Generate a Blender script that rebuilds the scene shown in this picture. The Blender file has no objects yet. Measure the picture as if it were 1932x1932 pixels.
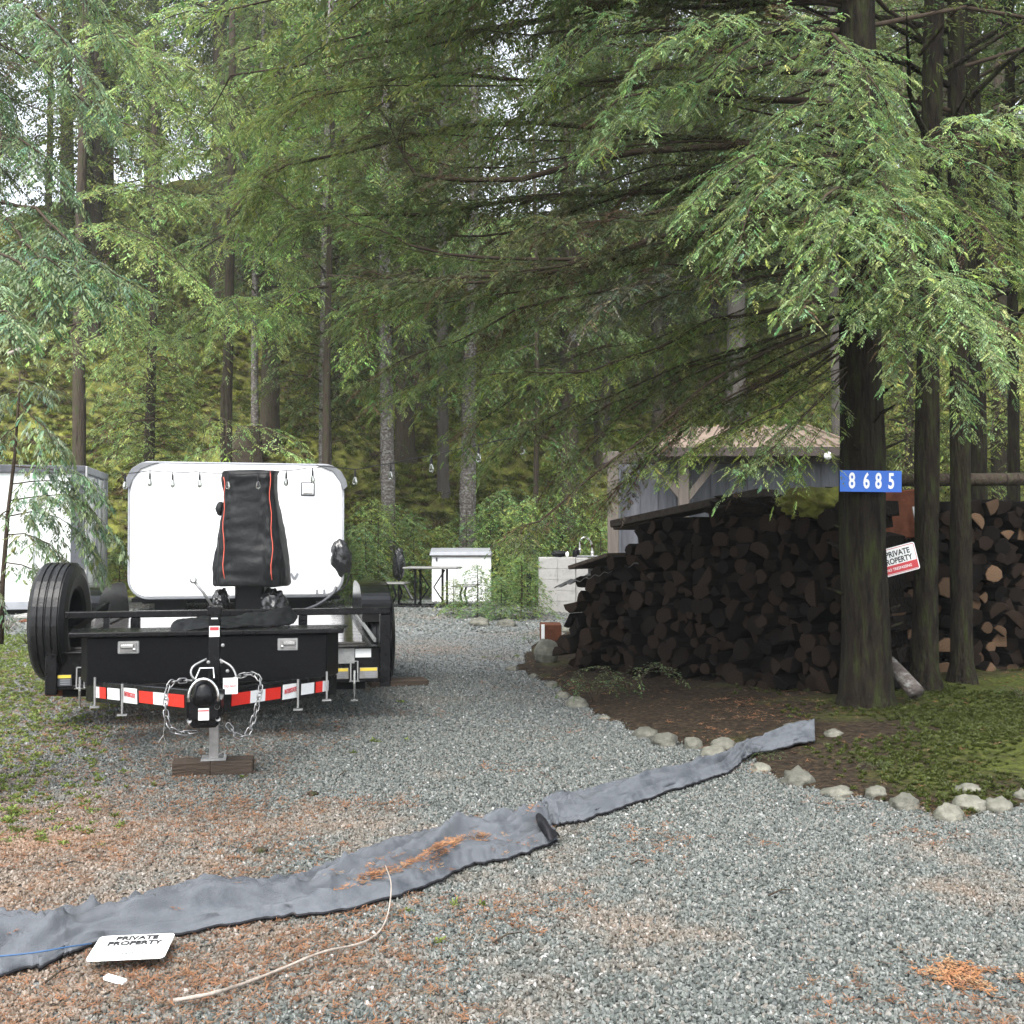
import bpy, bmesh, math, random
import numpy as np
from mathutils import Vector, Matrix, noise as mnoise
R = math.radians
HAZE = .0009
SC = bpy.context.scene
COL = SC.collection

# ------------------------------------------------------------------ camera, sky, sun, exposure
FPX = 2025.0; CX = 966.0; HCAM = 1.30; PITCH = math.atan(42 / FPX)
cam_d = bpy.data.cameras.new('camera'); cam = bpy.data.objects.new('camera', cam_d); COL.objects.link(cam)
cam_d.sensor_width = 36; cam_d.sensor_fit = 'HORIZONTAL'; cam_d.lens = 36 * FPX / 1932
cam.location = (0, 0, HCAM); cam.rotation_euler = (R(90) + PITCH, 0, 0)
cam_d.clip_end = 500; cam_d.clip_start = 0.05; SC.camera = cam
world = bpy.data.worlds.new('World'); SC.world = world; world.use_nodes = True
wn = world.node_tree.nodes; wl = world.node_tree.links; wn.clear()
sky = wn.new('ShaderNodeTexSky'); sky.sky_type = 'NISHITA'; sky.sun_disc = False
sky.sun_elevation = R(58); sky.sun_rotation = R(200); sky.air_density = 1.0; sky.dust_density = 2.5
hs = wn.new('ShaderNodeHueSaturation'); hs.inputs['Saturation'].default_value = 0.30
bg = wn.new('ShaderNodeBackground'); bg.inputs['Strength'].default_value = 0.15
wo = wn.new('ShaderNodeOutputWorld')
wl.new(sky.outputs[0], hs.inputs['Color']); wl.new(hs.outputs[0], bg.inputs[0]); wl.new(bg.outputs[0], wo.inputs[0])
sun_d = bpy.data.lights.new('sun', 'SUN'); sun_d.energy = 1.2; sun_d.angle = R(40); sun_d.color = (1, .97, .92)
sun = bpy.data.objects.new('sun', sun_d); COL.objects.link(sun)
az = R(200); el = R(58)      # overcast: a broad soft sun high behind the camera
sdir = Vector((math.sin(az) * math.cos(el), math.cos(az) * math.cos(el), math.sin(el)))
sun.rotation_euler = sdir.to_track_quat('Z', 'Y').to_euler()
SC.view_settings.view_transform = 'Standard'; SC.view_settings.look = 'None'
SC.view_settings.exposure = 2.1; SC.view_settings.gamma = 1.0
SC.render.engine = 'CYCLES'
SC.cycles.use_denoising = True; SC.cycles.max_bounces = 6; SC.cycles.diffuse_bounces = 3
SC.cycles.glossy_bounces = 3; SC.cycles.transmission_bounces = 3; SC.cycles.transparent_max_bounces = 4
SC.cycles.sample_clamp_indirect = 6

# ------------------------------------------------------------------ survey helpers (photograph pixel -> place)
def ray(x, y):
    u, v = x - CX, 966.0 - y
    return np.array([u, FPX * math.cos(PITCH) - v * math.sin(PITCH), FPX * math.sin(PITCH) + v * math.cos(PITCH)])
def P(x, y, D):
    d = ray(x, y); k = D / d[1]
    return np.array([d[0] * k, D, HCAM + d[2] * k])
def G(x, y, z=0.0):
    d = ray(x, y); k = (z - HCAM) / d[2]
    return np.array([d[0] * k, d[1] * k, z])

def nz(x, y, z=0.0): return mnoise.noise(Vector((float(x), float(y), float(z))))

# ------------------------------------------------------------------ materials
def _ramp(nt, stops):
    r = nt.nodes.new('ShaderNodeValToRGB'); e = r.color_ramp.elements
    while len(e) < len(stops): e.new(0.5)
    for i, (p, c) in enumerate(stops): e[i].position = p; e[i].color = (*c, 1)
    return r
def mat(name, c1, c2=None, rough=.6, metal=0, scale=8, bump=0, bscale=None, stretch=None, spec=None, rnd=0, c3=None, detail=6, attr=None, coat=0, roughvar=0):
    m = bpy.data.materials.new(name); m.use_nodes = True; nt = m.node_tree; N = nt.nodes; L = nt.links
    b = N['Principled BSDF']; b.inputs['Roughness'].default_value = rough; b.inputs['Metallic'].default_value = metal
    if coat: b.inputs['Coat Weight'].default_value = coat; b.inputs['Coat Roughness'].default_value = .08
    if spec is not None: b.inputs['Specular IOR Level'].default_value = spec
    tc = N.new('ShaderNodeTexCoord'); mp = N.new('ShaderNodeMapping'); L.new(tc.outputs['Object'], mp.inputs[0])
    if stretch: mp.inputs['Scale'].default_value = stretch
    nt1 = N.new('ShaderNodeTexNoise'); nt1.inputs['Scale'].default_value = scale; nt1.inputs['Detail'].default_value = detail
    nt1.inputs['Roughness'].default_value = .65
    L.new(mp.outputs[0], nt1.inputs['Vector'])
    stops = [(.3, c1), (.7, c2 if c2 else c1)]
    if c3: stops = [(.32, c1), (.5, c2), (.66, c3)]
    rp = _ramp(nt, stops); L.new(nt1.outputs['Fac'], rp.inputs[0]); out = rp.outputs[0]
    if rnd:
        oi = N.new('ShaderNodeObjectInfo'); h = N.new('ShaderNodeHueSaturation')
        mr = N.new('ShaderNodeMapRange'); mr.inputs[3].default_value = 1 - rnd; mr.inputs[4].default_value = 1 + rnd
        L.new(oi.outputs['Random'], mr.inputs[0]); L.new(mr.outputs[0], h.inputs['Value']); L.new(out, h.inputs['Color']); out = h.outputs[0]
    L.new(out, b.inputs['Base Color'])
    if roughvar:
        m2 = N.new('ShaderNodeMapRange'); m2.inputs[3].default_value = max(0, rough - roughvar); m2.inputs[4].default_value = rough + roughvar
        L.new(nt1.outputs['Fac'], m2.inputs[0]); L.new(m2.outputs[0], b.inputs['Roughness'])
    if bump:
        n2 = N.new('ShaderNodeTexNoise'); n2.inputs['Scale'].default_value = bscale or scale * 3; n2.inputs['Detail'].default_value = 5
        L.new(mp.outputs[0], n2.inputs['Vector'])
        bp = N.new('ShaderNodeBump'); bp.inputs['Strength'].default_value = bump; bp.inputs['Distance'].default_value = .05 if name.startswith('bark') else .02
        L.new(n2.outputs['Fac'], bp.inputs['Height']); L.new(bp.outputs[0], b.inputs['Normal'])
    return m

def leaf_mat(name, rough=.5, trans=.48):
    m = bpy.data.materials.new(name); m.use_nodes = True; nt = m.node_tree; N = nt.nodes; L = nt.links; N.clear()
    o = N.new('ShaderNodeOutputMaterial'); at = N.new('ShaderNodeAttribute'); at.attribute_name = 'Col'
    oi = N.new('ShaderNodeObjectInfo'); h = N.new('ShaderNodeHueSaturation')
    mr = N.new('ShaderNodeMapRange'); mr.inputs[3].default_value = .8; mr.inputs[4].default_value = 1.2
    L.new(oi.outputs['Random'], mr.inputs[0]); L.new(mr.outputs[0], h.inputs['Value']); L.new(at.outputs['Color'], h.inputs['Color'])
    pr = N.new('ShaderNodeBsdfPrincipled'); pr.inputs['Roughness'].default_value = rough
    pr.inputs['Specular IOR Level'].default_value = .3
    tr = N.new('ShaderNodeBsdfTranslucent'); mx = N.new('ShaderNodeMixShader'); mx.inputs[0].default_value = trans
    L.new(h.outputs[0], pr.inputs['Base Color']); L.new(h.outputs[0], tr.inputs['Color'])
    L.new(pr.outputs[0], mx.inputs[1]); L.new(tr.outputs[0], mx.inputs[2]); L.new(mx.outputs[0], o.inputs[0])
    return m

def stone_mat(name, stops, rough=.55, stain=False):
    m = bpy.data.materials.new(name); m.use_nodes = True; nt = m.node_tree; N = nt.nodes; L = nt.links
    b = N['Principled BSDF']; b.inputs['Roughness'].default_value = rough
    oi = N.new('ShaderNodeObjectInfo'); rp = _ramp(nt, stops); rp.color_ramp.interpolation = 'LINEAR'
    L.new(oi.outputs['Random'], rp.inputs[0]); out = rp.outputs[0]
    if stain:      # brown cedar-needle tannin stain in broad patches
        g = N.new('ShaderNodeNewGeometry'); n = N.new('ShaderNodeTexNoise'); n.inputs['Scale'].default_value = .8; n.inputs['Detail'].default_value = 8; n.inputs['Roughness'].default_value = .7
        L.new(g.outputs['Position'], n.inputs['Vector']); sx = N.new('ShaderNodeSeparateXYZ'); L.new(g.outputs['Position'], sx.inputs[0])
        mr = N.new('ShaderNodeMapRange'); mr.inputs[1].default_value = -2.2; mr.inputs[2].default_value = 1.4; mr.inputs[3].default_value = .09; mr.inputs[4].default_value = -.08; L.new(sx.outputs[0], mr.inputs[0])
        ad = N.new('ShaderNodeMath'); L.new(n.outputs['Fac'], ad.inputs[0]); L.new(mr.outputs[0], ad.inputs[1])
        my = N.new('ShaderNodeMapRange'); my.inputs[1].default_value = 4.6; my.inputs[2].default_value = 6.4; my.inputs[3].default_value = 0; my.inputs[4].default_value = -.16; L.new(sx.outputs[1], my.inputs[0])
        a2 = N.new('ShaderNodeMath'); L.new(ad.outputs[0], a2.inputs[0]); L.new(my.outputs[0], a2.inputs[1]); ad = a2
        r2 = _ramp(nt, [(.46, (0, 0, 0)), (.72, (.8, .8, .8))]); L.new(ad.outputs[0], r2.inputs[0])
        mx = N.new('ShaderNodeMix'); mx.data_type = 'RGBA'; mx.inputs[7].default_value = (.20, .125, .078, 1)
        L.new(r2.outputs[0], mx.inputs[0]); L.new(out, mx.inputs[6]); out = mx.outputs[2]
    L.new(out, b.inputs['Base Color'])
    return m

M = {}
M['leaf'] = leaf_mat('foliage')
M['fern'] = leaf_mat('fern_green', .5, .4)
M['bark'] = mat('bark_brown', (.022, .017, .013), (.055, .042, .032), .85, scale=9, bump=.9, bscale=14, stretch=(2.2, 2.2, .45), c3=(.036, .042, .018), rnd=.2, spec=0.12)
M['barkdark'] = mat('bark_dark_mossy', (.005, .004, .003), (.017, .013, .009), .85, scale=7, bump=1, bscale=16, stretch=(2.6, 2.6, .5), c3=(.026, .032, .010), spec=0.12)
M['barkgrey'] = mat('bark_grey_cedar', (.065, .057, .05), (.12, .108, .097), .85, scale=10, bump=.9, bscale=22, stretch=(4, 4, .25), spec=0.12)
M['barkwhite'] = mat('bark_pale_lichen', (.05, .04, .036), (.11, .095, .085), .8, scale=11, bump=.6, bscale=18, stretch=(1, 1, 1.6), c3=(.26, .26, .245), spec=0.12)
M['twig'] = mat('twig_bark', (.03, .022, .016), (.06, .045, .032), .8, scale=20, spec=0.12)
M['soil'] = mat('soil', (.018, .013, .009), (.045, .034, .024), .9, scale=5, bump=.8, bscale=60, c3=(.03, .03, .014), spec=0.12)
M['moss'] = mat('moss', (.048, .034, .018), (.100, .105, .026), .9, scale=4.5, bump=1, bscale=26, c3=(.18, .19, .040), detail=12, spec=0.12)
M['rock'] = mat('rock', (.04, .042, .028), (.10, .098, .078), .8, scale=6, bump=.7, bscale=30, rnd=.25, c3=(.155, .15, .12))
M['blackpaint'] = mat('black_paint', (.004, .004, .0048), (.008, .008, .009), .25, scale=14, bump=.04, bscale=300, roughvar=.12, spec=.2)
M['blackgloss'] = mat('black_gloss', (.004, .004, .0045), (.006, .006, .007), .16, scale=10, roughvar=.05, spec=.25)
M['blackmatt'] = mat('black_powder_coat', (.004, .0042, .0048), (.008, .008, .009), .45, scale=30, bump=.12, bscale=200, spec=0.07)
M['deck'] = mat('wet_deck', (.10, .09, .08), (.2, .19, .18), .10, scale=5, metal=.85, bump=.015, bscale=60, roughvar=.06)
M['rubber'] = mat('rubber', (.006, .006, .0065), (.014, .014, .015), .32, scale=20, bump=.15, bscale=80, roughvar=.1, spec=.22)
M['chrome'] = mat('zinc_plated', (.5, .5, .5), (.7, .7, .7), .22, 1, scale=20)
M['chain'] = mat('chain_steel', (.16, .16, .16), (.34, .34, .34), .3, .9, scale=40)
M['galv'] = mat('galvanised', (.26, .26, .26), (.40, .40, .39), .4, .6, scale=25)
M['steelpost'] = mat('grey_steel', (.15, .145, .14), (.28, .27, .26), .5, .3, scale=16, bump=.1)
M['white'] = mat('white_gelcoat', (.80, .81, .82), (.84, .84, .84), .3, scale=1.5, coat=.2)
M['whitedirty'] = mat('white_sheet_metal', (.40, .43, .41), (.74, .76, .75), .45, scale=1.6, stretch=(1, 1, .3))
M['greytrim'] = mat('grey_trim', (.035, .038, .045), (.055, .058, .066), .45, scale=6)
M['lightgrey'] = mat('light_grey_vinyl', (.20, .21, .23), (.28, .29, .31), .5, scale=5)
M['awning'] = mat('awning_vinyl', (.10, .105, .115), (.17, .175, .185), .5, scale=5)
M['cover'] = mat('black_cover_cloth', (.003, .0033, .0038), (.007, .0075, .0085), .5, scale=6, bump=.6, bscale=9, spec=.18)
M['bag'] = mat('black_plastic_bag', (.006, .006, .007), (.014, .014, .015), .13, scale=8, bump=.9, bscale=12)
M['piping'] = mat('orange_piping', (.42, .055, .03), (.55, .09, .05), .6)
M['concrete'] = mat('concrete', (.19, .188, .18), (.29, .285, .27), .8, scale=4, bump=.3, bscale=50, c3=(.24, .235, .225))
M['fabric'] = mat('woven_fabric', (.052, .058, .068), (.105, .113, .125), .8, scale=5, bump=.5, bscale=300, c3=(.080, .087, .098), stretch=(1, 1, 1), spec=0.15)
M['blackhem'] = mat('black_hem', (.008, .008, .010), (.02, .02, .022), .6, spec=0.12)
M['timber'] = mat('weathered_timber', (.03, .022, .017), (.075, .058, .045), .8, scale=5, stretch=(.6, 6, 6), bump=.5, bscale=18, spec=0.12)
M['darkplank'] = mat('dark_plank', (.018, .014, .011), (.045, .037, .030), .8, scale=5, stretch=(.6, 6, 6), bump=.5, bscale=18, spec=.12)
M['palepost'] = mat('pale_timber', (.07, .058, .048), (.12, .10, .085), .75, scale=5, stretch=(5, 5, .5), bump=.3)
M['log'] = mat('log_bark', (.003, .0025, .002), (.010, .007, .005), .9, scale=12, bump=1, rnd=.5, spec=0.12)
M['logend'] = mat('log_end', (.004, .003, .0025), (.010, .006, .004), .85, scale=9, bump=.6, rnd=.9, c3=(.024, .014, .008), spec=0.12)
M['logpale'] = mat('log_end_pale', (.06, .036, .021), (.12, .075, .045), .8, scale=8, bump=.5, rnd=.4, spec=0.12)
M['rust'] = mat('rusty_steel', (.06, .02, .010), (.14, .05, .025), .75, scale=9, bump=.4, spec=0.15)
M['shedwall'] = mat('grey_board_wall', (.085, .088, .10), (.15, .155, .175), .7, scale=5, stretch=(4, 4, .5), bump=.2, spec=0.2)
M['roof'] = mat('brown_roof', (.13, .095, .072), (.22, .165, .125), .6, scale=4, stretch=(1, 3, 1))
M['fascia'] = mat('dark_fascia', (.03, .022, .018), (.06, .045, .04), .7, scale=8)
M['blue'] = mat('sign_blue', (.008, .10, .48), (.012, .12, .52), .35, scale=3)
M['signwhite'] = mat('sign_white', (.74, .75, .74), (.82, .82, .80), .4, scale=8)
M['ink'] = mat('black_ink', (.02, .02, .022), (.02, .02, .022), .5)
M['red'] = mat('red_reflector', (.62, .02, .012), (.7, .03, .02), .3, scale=60)
M['redprint'] = mat('red_print', (.5, .04, .05), (.5, .04, .05), .4)
M['silverwhite'] = mat('white_reflector', (.72, .73, .74), (.8, .8, .8), .3, scale=60)
M['yellow'] = mat('yellow_label', (.6, .45, .05), (.6, .45, .05), .4)
M['stick'] = mat('bare_stick', (.16, .13, .105), (.33, .29, .25), .7, scale=20, bump=.3)
M['needles'] = stone_mat('needle_litter', [(0, (.09, .042, .020)), (.5, (.19, .080, .032)), (1, (.14, .09, .05))], .7)
M['gravel'] = stone_mat('gravel_stone', [(0, (.034, .039, .036)), (.22, (.058, .067, .061)), (.5, (.083, .093, .085)), (.80, (.112, .120, .110)), (.90, (.115, .10, .083)), (.98, (.16, .165, .155)), (1, (.30, .30, .29))], .45, stain=True)
M['rope'] = mat('blue_rope', (.02, .06, .14), (.03, .09, .20), .7)
M['sheet'] = mat('corrugated_sheet', (.035, .034, .034), (.10, .095, .09), .55, .4, scale=5, bump=.2)
M['tabletop'] = mat('table_top', (.12, .12, .115), (.17, .17, .16), .5, scale=6)
def glass_mat():
    m = bpy.data.materials.new('clear_glass'); m.use_nodes = True; b = m.node_tree.nodes['Principled BSDF']
    b.inputs['Base Color'].default_value = (.5, .52, .5, 1); b.inputs['Roughness'].default_value = .05
    b.inputs['Transmission Weight'].default_value = 1.0; return m
M['glass'] = glass_mat()

# ground material: gravel bed with needle stain patches
def ground_mat():
    m = bpy.data.materials.new('gravel_ground'); m.use_nodes = True; nt = m.node_tree; N = nt.nodes; L = nt.links
    b = N['Principled BSDF']; b.inputs['Roughness'].default_value = .75
    tc = N.new('ShaderNodeTexCoord')
    v = N.new('ShaderNodeTexVoronoi'); v.inputs['Scale'].default_value = 42; L.new(tc.outputs['Object'], v.inputs['Vector'])
    rp = _ramp(nt, [(0, (.035, .04, .04)), (.45, (.09, .10, .098)), (1, (.20, .21, .20))])
    sp = N.new('ShaderNodeSeparateColor'); L.new(v.outputs['Color'], sp.inputs[0]); L.new(sp.outputs[0], rp.inputs[0])
    n = N.new('ShaderNodeTexNoise'); n.inputs['Scale'].default_value = .55; n.inputs['Detail'].default_value = 9; n.inputs['Roughness'].default_value = .7
    L.new(tc.outputs['Object'], n.inputs['Vector'])
    r2 = _ramp(nt, [(.50, (0, 0, 0)), (.70, (.7, .7, .7))]); L.new(n.outputs['Fac'], r2.inputs[0])
    mx = N.new('ShaderNodeMix'); mx.data_type = 'RGBA'; mx.inputs[7].default_value = (.15, .09, .052, 1)
    L.new(r2.outputs[0], mx.inputs[0]); L.new(rp.outputs[0], mx.inputs[6]); L.new(mx.outputs[2], b.inputs['Base Color'])
    bp = N.new('ShaderNodeBump'); bp.inputs['Strength'].default_value = .9; bp.inputs['Distance'].default_value = .012; bp.invert = True
    L.new(v.outputs['Distance'], bp.inputs['Height']); L.new(bp.outputs[0], b.inputs['Normal'])
    return m
M['ground'] = ground_mat()

# ------------------------------------------------------------------ mesh helpers
def mesh_np(name, V, F, mats, mi=None, col=None, smooth=False):
    V = np.asarray(V, np.float32); me = bpy.data.meshes.new(name)
    if isinstance(F, np.ndarray):
        nf, k = F.shape
        me.vertices.add(len(V)); me.vertices.foreach_set('co', V.ravel())
        me.loops.add(nf * k); me.loops.foreach_set('vertex_index', F.astype(np.int32).ravel())
        me.polygons.add(nf); me.polygons.foreach_set('loop_start', np.arange(0, nf * k, k, dtype=np.int32))
        me.polygons.foreach_set('loop_total', np.full(nf, k, np.int32))
    else: me.from_pydata([tuple(map(float, v)) for v in V], [], F)
    for m in mats: me.materials.append(m)
    if mi is not None: me.polygons.foreach_set('material_index', np.asarray(mi, np.int32))
    if smooth: me.polygons.foreach_set('use_smooth', np.ones(len(me.polygons), bool))
    if col is not None:
        a = me.attributes.new('Col', 'FLOAT_COLOR', 'POINT'); c = np.ones((len(V), 4), np.float32); c[:, :3] = col
        a.data.foreach_set('color', c.ravel())
    me.update(); me.validate(); return me

def link(name, me, parent=None, loc=None, rot=None, scale=None):
    o = bpy.data.objects.new(name, me); COL.objects.link(o)
    if parent: o.parent = parent
    if loc is not None: o.location = tuple(map(float, loc))
    if rot is not None: o.rotation_euler = rot
    if scale is not None: o.scale = scale
    return o
def tag(o, label=None, cat=None, group=None, kind=None):
    if label: o['label'] = label
    if cat: o['category'] = cat
    if group: o['group'] = group
    if kind: o['kind'] = kind
    return o
def thing(name, label, cat, loc=(0, 0, 0), rz=0, group=None):
    o = bpy.data.objects.new(name, None); COL.objects.link(o); o.empty_display_size = .2
    o.location = tuple(map(float, loc)); o.rotation_euler = (0, 0, rz); return tag(o, label, cat, group)

class MB:
    def __init__(s): s.v = []; s.f = []; s.m = []
    def add(s, V, F, mi=0):
        n = len(s.v); s.v += [tuple(map(float, p)) for p in V]; s.f += [tuple(i + n for i in f) for f in F]; s.m += [mi] * len(F); return s
    def box(s, c, d, rz=0, rx=0, ry=0, mi=0, taper=1.0):
        Mx = Matrix.Rotation(rz, 3, 'Z') @ Matrix.Rotation(ry, 3, 'Y') @ Matrix.Rotation(rx, 3, 'X'); hx, hy, hz = d[0] / 2, d[1] / 2, d[2] / 2
        V = []
        for z in (-1, 1):
            t = taper if z > 0 else 1
            for x, y in ((-1, -1), (1, -1), (1, 1), (-1, 1)):
                p = Mx @ Vector((x * hx * t, y * hy * t, z * hz)); V.append((p.x + c[0], p.y + c[1], p.z + c[2]))
        return s.add(V, [(3, 2, 1, 0), (4, 5, 6, 7), (0, 1, 5, 4), (1, 2, 6, 5), (2, 3, 7, 6), (3, 0, 4, 7)], mi)
    def hexa(s, b, t, mi=0):
        return s.add(list(b) + list(t), [(3, 2, 1, 0), (4, 5, 6, 7), (0, 1, 5, 4), (1, 2, 6, 5), (2, 3, 7, 6), (3, 0, 4, 7)], mi)
    def beam(s, a, b, w, h, mi=0):
        a = Vector(a); b = Vector(b); d = (b - a).normalized(); up = Vector((0, 0, 1)) if abs(d.z) < .95 else Vector((0, 1, 0))
        sd = d.cross(up).normalized() * (w / 2); u = sd.cross(d).normalized() * (h / 2)
        q = lambda p: [p - sd - u, p + sd - u, p + sd + u, p - sd + u]
        return s.add(q(a) + q(b), [(3, 2, 1, 0), (4, 5, 6, 7), (0, 1, 5, 4), (1, 2, 6, 5), (2, 3, 7, 6), (3, 0, 4, 7)], mi)
    def tube(s, pts, r, n=8, mi=0, caps=True):
        pts = [Vector(tuple(map(float, p))) for p in pts]; rs = r if hasattr(r, '__len__') else [r] * len(pts)
        V = []; F = []; ref = None
        for i, p in enumerate(pts):
            d = (pts[min(i + 1, len(pts) - 1)] - pts[max(i - 1, 0)]).normalized()
            if ref is None: ref = Vector((0, 0, 1)) if abs(d.z) < .9 else Vector((1, 0, 0))
            a = (ref - d * ref.dot(d)).normalized(); b = d.cross(a); ref = a
            V += [p + (a * math.cos(t) + b * math.sin(t)) * rs[i] for t in [2 * math.pi * k / n for k in range(n)]]
        for i in range(len(pts) - 1):
            for k in range(n):
                k2 = (k + 1) % n; F.append((i * n + k, i * n + k2, (i + 1) * n + k2, (i + 1) * n + k))
        if caps: F.append(tuple(range(n - 1, -1, -1))); F.append(tuple(range((len(pts) - 1) * n, len(pts) * n)))
        return s.add(V, F, mi)
    def lathe(s, prof, c=(0, 0, 0), n=24, axis='Z', mi=0, closed=False):
        V = []; F = []
        for r, z in prof:
            for k in range(n):
                t = 2 * math.pi * k / n; p = (r * math.cos(t), r * math.sin(t), z)
                if axis == 'X': p = (z, r * math.cos(t), r * math.sin(t))
                if axis == 'Y': p = (r * math.cos(t), z, r * math.sin(t))
                V.append((p[0] + c[0], p[1] + c[1], p[2] + c[2]))
        m = len(prof)
        for i in range(m if closed else m - 1):
            for k in range(n):
                k2 = (k + 1) % n; j = (i + 1) % m; F.append((i * n + k, i * n + k2, j * n + k2, j * n + k))
        return s.add(V, F, mi)
    def build(s, name, mats, parent=None, bevel=0, smooth=False, loc=None, rz=0, seg=1):
        mats = mats if isinstance(mats, (list, tuple)) else [mats]
        me = bpy.data.meshes.new(name); me.from_pydata(s.v, [], s.f)
        for m in mats: me.materials.append(m)
        me.polygons.foreach_set('material_index', s.m)
        bm = bmesh.new(); bm.from_mesh(me)
        bmesh.ops.recalc_face_normals(bm, faces=bm.faces)
        if bevel: bmesh.ops.bevel(bm, geom=[e for e in bm.edges if len(e.link_faces) == 2 and e.calc_face_angle(0) > .5], offset=bevel, segments=seg, affect='EDGES', clamp_overlap=True)
        bm.to_mesh(me); bm.free()
        if smooth: me.polygons.foreach_set('use_smooth', [True] * len(me.polygons))
        me.update(); o = link(name, me, parent, loc); o.rotation_euler.z = rz; return o

def text_mesh(txt, size, m, parent, loc, rot, name='lettering', sx=1.0, bold=0.0, extrude=.0008):
    c = bpy.data.curves.new(name, 'FONT'); c.body = txt; c.size = size; c.align_x = 'CENTER'; c.align_y = 'CENTER'
    c.extrude = extrude; c.offset = bold; c.resolution_u = 3
    o = bpy.data.objects.new(name, c); COL.objects.link(o)
    dg = bpy.context.evaluated_depsgraph_get(); me = bpy.data.meshes.new_from_object(o.evaluated_get(dg))
    COL.objects.unlink(o); bpy.data.objects.remove(o); bpy.data.curves.remove(c)
    me.materials.clear(); me.materials.append(m)
    return link(name, me, parent, loc, rot, (sx, 1, 1))

# ------------------------------------------------------------------ foliage
def smooth_line(pl, n):
    pl = np.asarray(pl, float)
    if len(pl) == 2: return pl[0] + (pl[1] - pl[0]) * np.linspace(0, 1, n)[:, None]
    P0 = np.vstack([2 * pl[0] - pl[1], pl, 2 * pl[-1] - pl[-2]]); k = len(pl) - 1
    u = np.linspace(0, k - 1e-6, n); i = u.astype(int); t = (u - i)[:, None]
    a, b, c, d = P0[i], P0[i + 1], P0[i + 2], P0[i + 3]
    return .5 * (2 * b + (c - a) * t + (2 * a - 5 * b + 4 * c - d) * t ** 2 + (3 * b - a - 3 * c + d) * t ** 3)
def unit(a): return a / np.maximum(np.linalg.norm(a, axis=-1, keepdims=True), 1e-9)

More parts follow.
